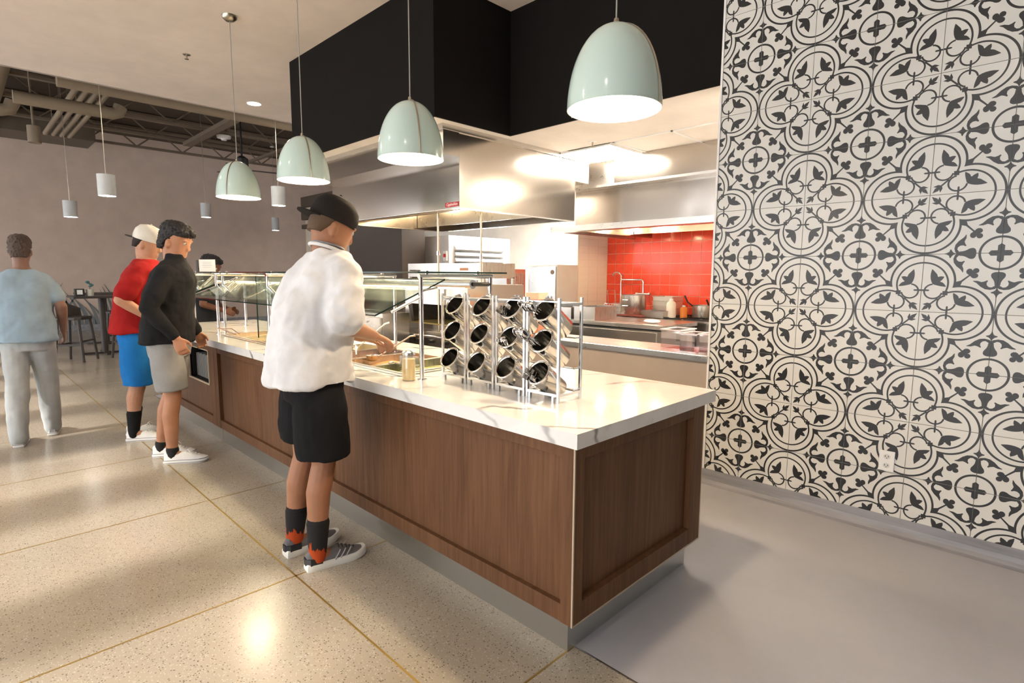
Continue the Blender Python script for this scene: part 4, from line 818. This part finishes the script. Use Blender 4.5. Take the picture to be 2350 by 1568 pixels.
def person(label, loc, rz, P):
    s = P.get('H', 1.8)/1.8; t = thing('person', label, 'person', loc, rz); lean = P.get('lean', .05); sc = lambda p: Vector(p)*s
    yz = lambda z: lean*max(0, (z-.9)/.6)**1.15
    feet = P['feet']; sw = P.get('sw', .185); body = MB()
    # torso core
    tr = [(.80,.125,.095),(.90,.155,.11),(1.0,.15,.105),(1.12,.14,.10),(1.25,.155,.108),(1.36,.175,.108),(1.43,.175,.095),(1.475,.125,.078),(1.51,.062,.058)]
    body.loft([ell((0, yz(z)*s, z*s), rx*s, ry*s) for z, rx, ry in tr])
    hc = sc(P['head']); Hm = Matrix.Translation(hc) @ Matrix.Rotation(P.get('hyaw', 0), 4, 'Z') @ Matrix.Rotation(P.get('hpitch', 0), 4, 'X') @ Matrix.Scale(s*P.get('hs', 1.0), 4)
    nb = Vector((0, yz(1.47)*s, 1.46*s)); limb(body, [nb, Hm @ Vector((0,-.022,-.055))], [.06*s, .054*s])
    hr = [(-.122,.018,.020,.050),(-.108,.040,.046,.034),(-.08,.055,.070,.016),(-.04,.065,.086,.004),(.01,.071,.095,0),(.05,.073,.099,-.003),(.085,.069,.092,-.006),(.112,.05,.068,-.008),(.125,.02,.03,-.008)]
    body.loft([ell((0, yo, z), rx, ry, 24, 2.1, Hm) for z, rx, ry, yo in hr])
    body.loft([[tuple(Hm @ Vector(p)) for p in q] for q in ([(-.010,.088,.028),(.010,.088,.028),(.008,.080,.028),(-.008,.080,.028)], [(-.017,.106,-.022),(.017,.106,-.022),(.018,.075,-.02),(-.018,.075,-.02)], [(-.015,.100,-.036),(.015,.100,-.036),(.015,.075,-.036),(-.015,.075,-.036)])])
    for sx in (-1, 1):
        body.M = Hm @ Matrix.Translation((sx*.074,-.008,-.012)); body.ball((0,0,0), (.010,.018,.031), 10, 8); body.M = Matrix.Identity(4)
        body.M = Hm; body.ball((sx*.031,.086,.034), (.024,.010,.008), 10, 6); body.M = Matrix.Identity(4)
    body.M = Hm; body.ball((0,.083,-.062), (.024,.010,.007), 10, 6).ball((0,.081,-.073), (.021,.011,.008), 10, 6).ball((0,.074,-.102), (.024,.016,.014), 10, 6); body.M = Matrix.Identity(4)
    for side, key in ((1, 'armR'), (-1, 'armL')):
        el, wr = sc(P[key][0]), sc(P[key][1]); sh = Vector((side*sw*s, yz(1.42)*s, 1.415*s))
        limb(body, [sh-Vector((side*.012,0,.012)), el], [.047*s, .042*s]); mid = el.lerp(wr, .3); limb(body, [el, mid, wr], [.043*s, .042*s, .027*s])
        hd = P[key][2] if len(P[key]) > 2 else wr-el; hand(body, wr, hd, P[key][3] if len(P[key]) > 3 else (side*1.0, 0, .25), side, s, P[key][4] if len(P[key]) > 4 else .55)
    ank = []
    for (fx, fy, fr), side in zip(feet, (1, -1)):
        hip = Vector((side*.085, .0, .90))*s; an = Vector((fx-math.sin(fr)*-.0, fy-.075, .085*s)); kn = hip.lerp(an, .50)+Vector((0, P.get('knee', .03), .02)); kn.z = .50*s
        cf = kn.lerp(an, .32)+Vector((0,-.018,0)); limb(body, [hip, kn, cf, an], [.085*s, .056*s, .057*s, .036*s]); ank.append((hip, kn, an))
        limb(body, [an+Vector((0,.005,-.02)), Vector((fx+math.sin(-fr)*.04, fy+math.cos(fr)*.03, .045))], [.033*s, .022*s])
    remesh(obj('body', body, P['skin'], t, True), P.get('vox', .0065), 4)
    for sx in (-1, 1):
        e = MB(); e.M = Hm; e.ball((sx*.030,.0800,.014), .0115, 10, 8); e.mi = 1; e.ball((sx*.030,.0865,.014), .0060, 8, 6); obj('eye', e, [mat('eye_white', (.40,.38,.35), .5), mat('eye_dark', (.02,.012,.008), .2)], t, True)
    # hair / cap
    if P.get('hair'):
        h = MB(); h.loft([ell((0, yo, z), rx, ry, 24, 2.1, Hm) for z, rx, ry, yo in [(.056,.077,.103,-.010),(.080,.080,.108,-.006),(.108,.074,.101,-.007),(.132,.056,.078,-.010),(.147,.025,.035,-.012)]])
        h.loft([ell((0, yo, z), rx, ry, 24, 2.1, Hm) for z, rx, ry, yo in [(-.060,.058,.030,-.072),(-.02,.074,.056,-.054),(.03,.080,.078,-.034),(.08,.080,.085,-.024)]])
        h.M = Hm; 
        for a in range(9): ang = R(-60+15*a); h.ball((.066*math.sin(ang), .088*math.cos(ang)+.006+.006*(a % 2), .080+.006*(a % 3)), (.016,.020,.020), 8, 6)
        h.M = Matrix.Identity(4); remesh(obj('hair', h, P['hair'], t, True), .005, 2, .010, .012)
    if P.get('cap'):
        h = MB(); h.loft([ell((0, yo, z), rx, ry, 24, 2.1, Hm) for z, rx, ry, yo in [(.028,.080,.107,-.006),(.06,.082,.109,-.006),(.10,.076,.101,-.008),(.135,.055,.074,-.010),(.152,.015,.02,-.012)]])
        o = obj('cap', h, P['cap'], t, True); sd = P.get('bill', -1); bl = MB(); bl.M = Hm
        pts = [(.066*math.cos(R(a)), sd*(.075+.085*math.sin(R(a)))-.006) for a in range(0, 181, 15)]
        bl.loft([[(x, y, .030-1.5*x*x+.004*k-.10*(abs(y)-.08)) for x, y in pts] for k in (0, 1.6)]); obj('cap_bill', bl, P.get('billm', P['cap']), o, True)
        bt = MB(); bt.M = Hm; bt.ball((0,-.012,.153), .008, 8, 6); obj('cap_button', bt, P['cap'], o, True)
        if P.get('capbits', 1):
            h = MB(); h.loft([ell((0, yo, z), rx, ry, 20, 2.1, Hm) for z, rx, ry, yo in [(-.040,.058,.028,-.068),(0,.0722,.056,-.048),(.045,.0752,.080,-.024)]]); obj('hair', h, P.get('hairm', mat('short_dark_hair', (.02,.013,.010), .8)), t, True)
    # clothing
    top = MB(); hem = P.get('hem', .90); lo = P.get('loose', .03); zs = [hem, hem+.10, 1.12, 1.25, 1.36, 1.43, 1.475, 1.505]
    base = [(.165,.120),(.16,.118),(.155,.115),(.168,.122),(.186,.120),(.188,.106),(.135,.086),(.085,.074)]
    k = [1.25,1.15,1.05,.95,.7,.4,.3,.25]
    top.loft([ell((0, (yz(z)-.012*(q < 4))*s, z*s), (rx+lo*k[q])*s, (ry+lo*1.25*k[q])*s, 28) for q, (z, (rx, ry)) in enumerate(zip(zs, base))])
    slv = P.get('sleeve', .6); lo = P.get('slo', .024)
    for side, key in ((1, 'armR'), (-1, 'armL')):
        el, wr = sc(P[key][0]), sc(P[key][1]); sh = Vector((side*sw*s, yz(1.42)*s, 1.41*s))
        if slv <= 1: limb(top, [sh-Vector((side*.03,0,-.005)), sh.lerp(el, slv*.5), sh.lerp(el, slv)], [(.066+lo*.4)*s, (.062+lo*.7)*s, (.060+lo*.9)*s])
        else: limb(top, [sh-Vector((side*.02,0,0)), sh.lerp(el, .5), el, el.lerp(wr, .5), el.lerp(wr, slv-1)], [(.066+lo*.3)*s, (.058+lo*.4)*s, (.053+lo*.4)*s, (.048+lo*.3)*s, (.040+lo*.2)*s])
    if P.get('collar'): top.loft([ell((0, (yz(1.5)+.004+dy)*s, z*s), rx*s, ry*s, 24) for z, rx, ry, dy in ((1.47,.10,.085,0),(1.51,.073,.072,.004),(1.555,.068,.070,.010))])
    remesh(obj(P.get('topname', 'shirt'), top, P['topm'], t, True), .009, 8, P.get('folds', .012), .11)
    bot = MB(); bl = P.get('short_z', .55); bw = P.get('leg_w', .105)
    bot.loft([ell((0, 0, z*s), rx*s, ry*s, 24) for z, rx, ry in ((.80,.165,.125),(.88,.178,.134),(.96,.172,.126),(1.03,.158,.115))])
    for i, (hip, kn, an) in enumerate(ank):
        zl = bl[i] if isinstance(bl, tuple) else bl
        if zl > .3: tt = (hip.z-zl*s)/(hip.z-kn.z); e = hip.lerp(kn, tt) if tt <= 1 else kn.lerp(an, (kn.z-zl*s)/(kn.z-an.z)); bot.tube([hip+Vector((0,0,.02)), hip.lerp(e,.4), hip.lerp(e,.75), e], [(.098)*s, (bw+.002)*s, (bw+.004)*s, bw*s], 18)
        else: limb(bot, [hip, kn, kn.lerp(an,.4)+Vector((0,-.01,0)), an+Vector((0,0,-.02))], [.10*s, .084*s, .080*s, .066*s])
    remesh(obj(P.get('botname', 'shorts'), bot, P['botm'], t, True), .009, 5, P.get('bfolds', .01), .12)
    for (hip, kn, an), (fx, fy, fr) in zip(ank, feet):
        if P.get('sock'):
            zt = P['sock'][1]; e = an.lerp(kn, max(0, (zt-an.z)/(kn.z-an.z))); tq = min(1, max(0, (zt-an.z)/(.37*s-an.z))); e.y -= .018*tq; mb = MB(); limb(mb, [an+Vector((0,.0,-.03)), an, an.lerp(e,.5), e], [.042, .042*s, (.042+.5*.022*tq)*s, (.043+.022*tq)*s]); 
            obj('sock', mb, P['sock'][0], t, True)
        shoe(t, fx, fy, fr, P['shoem'], P['shoe'])
    if P.get('extra'): P['extra'](t, s, Hm, yz)
    return t
flame = mat('flame_sock_knit', (.02,.02,.02), .9); N, L, b = nt(flame)
tc = N.new('ShaderNodeTexCoord'); sx = N.new('ShaderNodeSeparateXYZ'); L.new(tc.outputs['Object'], sx.inputs[0]); mp = N.new('ShaderNodeMapping'); mp.inputs['Scale'].default_value = (30,30,12); L.new(tc.outputs['Object'], mp.inputs[0])
nn = N.new('ShaderNodeTexNoise'); nn.inputs['Scale'].default_value = 1.2; L.new(mp.outputs[0], nn.inputs['Vector']); ml = N.new('ShaderNodeMath'); ml.operation = 'MULTIPLY_ADD'; L.new(nn.outputs[0], ml.inputs[0]); ml.inputs[1].default_value = -.16; L.new(sx.outputs[2], ml.inputs[2])
rp = N.new('ShaderNodeValToRGB'); rp.color_ramp.elements[0].position = .045; rp.color_ramp.elements[0].color = (.42,.055,.006,1); rp.color_ramp.elements[1].position = .05; rp.color_ramp.elements[1].color = (.012,.011,.012,1); L.new(ml.outputs[0], rp.inputs[0]); L.new(rp.outputs[0], b.inputs['Base Color'])
def neck_chain(t, s, Hm, yz):
    c = Vector((0, yz(1.5)*s+.004, 1.515*s)); obj('necklace', MB().tube([tuple(c+Vector((.077*math.cos(R(a)), .075*math.sin(R(a)), -.02*math.sin(R(a))+.008))) for a in range(0, 361, 15)], .006, 8), mat('grey_cord_necklace', (.22,.22,.24), .4), t, True)
    obj('collar_rib', MB().tube([tuple(c+Vector((.089*math.cos(R(a)), .086*math.sin(R(a)), -.03*math.sin(R(a))-.012))) for a in range(0, 361, 15)], .009, 8), fabric('white_rib', (.70,.70,.70)), t, True)
person('man in white t-shirt, black shorts and backward black cap reaching over the guard', (-1.487,-.268,0), R(-4), dict(H=1.91, lean=.10, head=(0,.125,1.602), hpitch=R(-22), hyaw=R(-6), hs=1.06,
    skin=skin('skin_tan', (.36,.17,.095)), feet=[(.115,.03,R(-4)),(-.115,.0,R(6))], armR=((.23,.08,1.16),(.10,.28,1.09),(-.25,.9,-.35),(.2,.2,1),.7), armL=((-.24,.08,1.16),(-.12,.32,1.06),(.1,.9,-.3),(-.1,.2,1),.7),
    cap=fabric('black_cap_cloth', (.018,.015,.014)), bill=-1, hem=.885, loose=.05, slo=.045, sleeve=.85, topm=fabric('white_tee_cotton', (.70,.70,.71)), folds=.026, hairm=mat('short_brown_hair', (.10,.06,.035), .8), botm=fabric('black_shorts_cloth', (.010,.010,.011)), short_z=(.535,.585), leg_w=.120, sock=(flame, .235), shoem=paint('grey_knit_shoe', (.15,.145,.15), .8), shoe='run', extra=neck_chain, topname='t_shirt'))
person('man in black jacket and grey shorts with white low sneakers', (-3.745,-.345,0), R(-33), dict(H=1.88, lean=.07, head=(0,.085,1.635), hpitch=R(-16), hyaw=R(-12), hs=1.06, skin=skin('skin_light_tan', (.42,.20,.115)), feet=[(.097,.08,R(3)),(-.097,-.07,R(3))],
    armR=((.255,-.03,1.17),(.24,.13,.955),(0,.35,-.9),(1,.1,.1),.8), armL=((-.255,-.03,1.17),(-.23,.12,.95),(0,.35,-.9),(-1,.1,.1),.8), hair=mat('black_hair', (.010,.008,.008), .6), hem=.90, loose=.035, sleeve=1.92, collar=True, topm=fabric('black_jacket_knit', (.012,.012,.013)), topname='jacket',
    botm=fabric('grey_chino', (.27,.265,.26)), short_z=(.555,.57), leg_w=.105, sock=(mat('black_liner_sock', (.012,.012,.012), .9), .105), shoem=fabric('white_canvas', (.74,.72,.70)), shoe='low'))
person('man in red t-shirt, blue shorts and white backward cap', (-4.62,-.38,0), R(-24), dict(H=1.91, lean=.10, head=(0,.12,1.625), hpitch=R(-18), hyaw=R(-10), hs=1.06, skin=skin('skin_rosy', (.46,.24,.15)), feet=[(.11,.02,R(-6)),(-.11,-.03,R(6))],
    armR=((.26,-.04,1.18),(.22,.16,1.02),(0,.6,-.7),(1,0,.2),.7), armL=((-.26,-.02,1.18),(-.2,.18,1.02),(0,.6,-.7),(-1,0,.2),.7), cap=fabric('white_cap_cloth', (.66,.63,.56)), bill=-1, billm=fabric('dark_bill', (.05,.045,.04)), hem=.90, loose=.04, sleeve=.75, topm=fabric('red_tee_cotton', (.30,.012,.012)), topname='t_shirt',
    botm=fabric('blue_shorts_cloth', (.012,.14,.40)), short_z=.47, leg_w=.108, sock=(fabric('black_crew_sock', (.012,.012,.012)), .25), shoem=fabric('white_leather', (.70,.69,.67)), shoe='low'))
person('dark haired worker in black behind the far end of the counter', (-6.42,.72,0), R(-30), dict(H=1.70, lean=.05, head=(0,.08,1.63), hpitch=R(-12), hyaw=R(-20), hs=1.25, skin=skin('skin_brown', (.14,.060,.033)), feet=[(.1,.02,0),(-.1,0,0)], armR=((.24,.02,1.17),(.18,.25,1.08)), armL=((-.24,.02,1.17),(-.18,.25,1.08)),
    hair=mat('black_curls', (.012,.010,.010), .8), hem=.80, loose=.03, sleeve=.6, topm=fabric('black_uniform', (.02,.02,.022)), botm=fabric('black_trousers', (.02,.02,.02)), botname='trousers', short_z=.1, shoem=mat('black_shoe', (.015,.015,.015), .4), shoe='low', vox=.01))
person('passer-by in light blue shirt and pale grey trousers at the left edge', (-5.22,-1.07,0), R(80), dict(H=1.80, sw=.165, slo=.008, lean=.02, head=(0,.04,1.655), hpitch=R(-6), skin=skin('skin_brown_mid', (.25,.14,.10)), feet=[(.10,.16,0),(-.10,-.14,0)], armR=((.25,-.05,1.18),(.24,.10,.95)), armL=((-.25,.0,1.18),(-.24,.16,.97)),
    hair=mat('brown_hair', (.07,.045,.035), .7), hem=.88, loose=.04, sleeve=.7, topm=fabric('light_blue_cotton', (.27,.36,.43)), botm=fabric('pale_grey_twill', (.42,.44,.44)), botname='trousers', short_z=.1, shoem=paint('grey_shoe', (.34,.35,.35), .7), shoe='low', vox=.01))
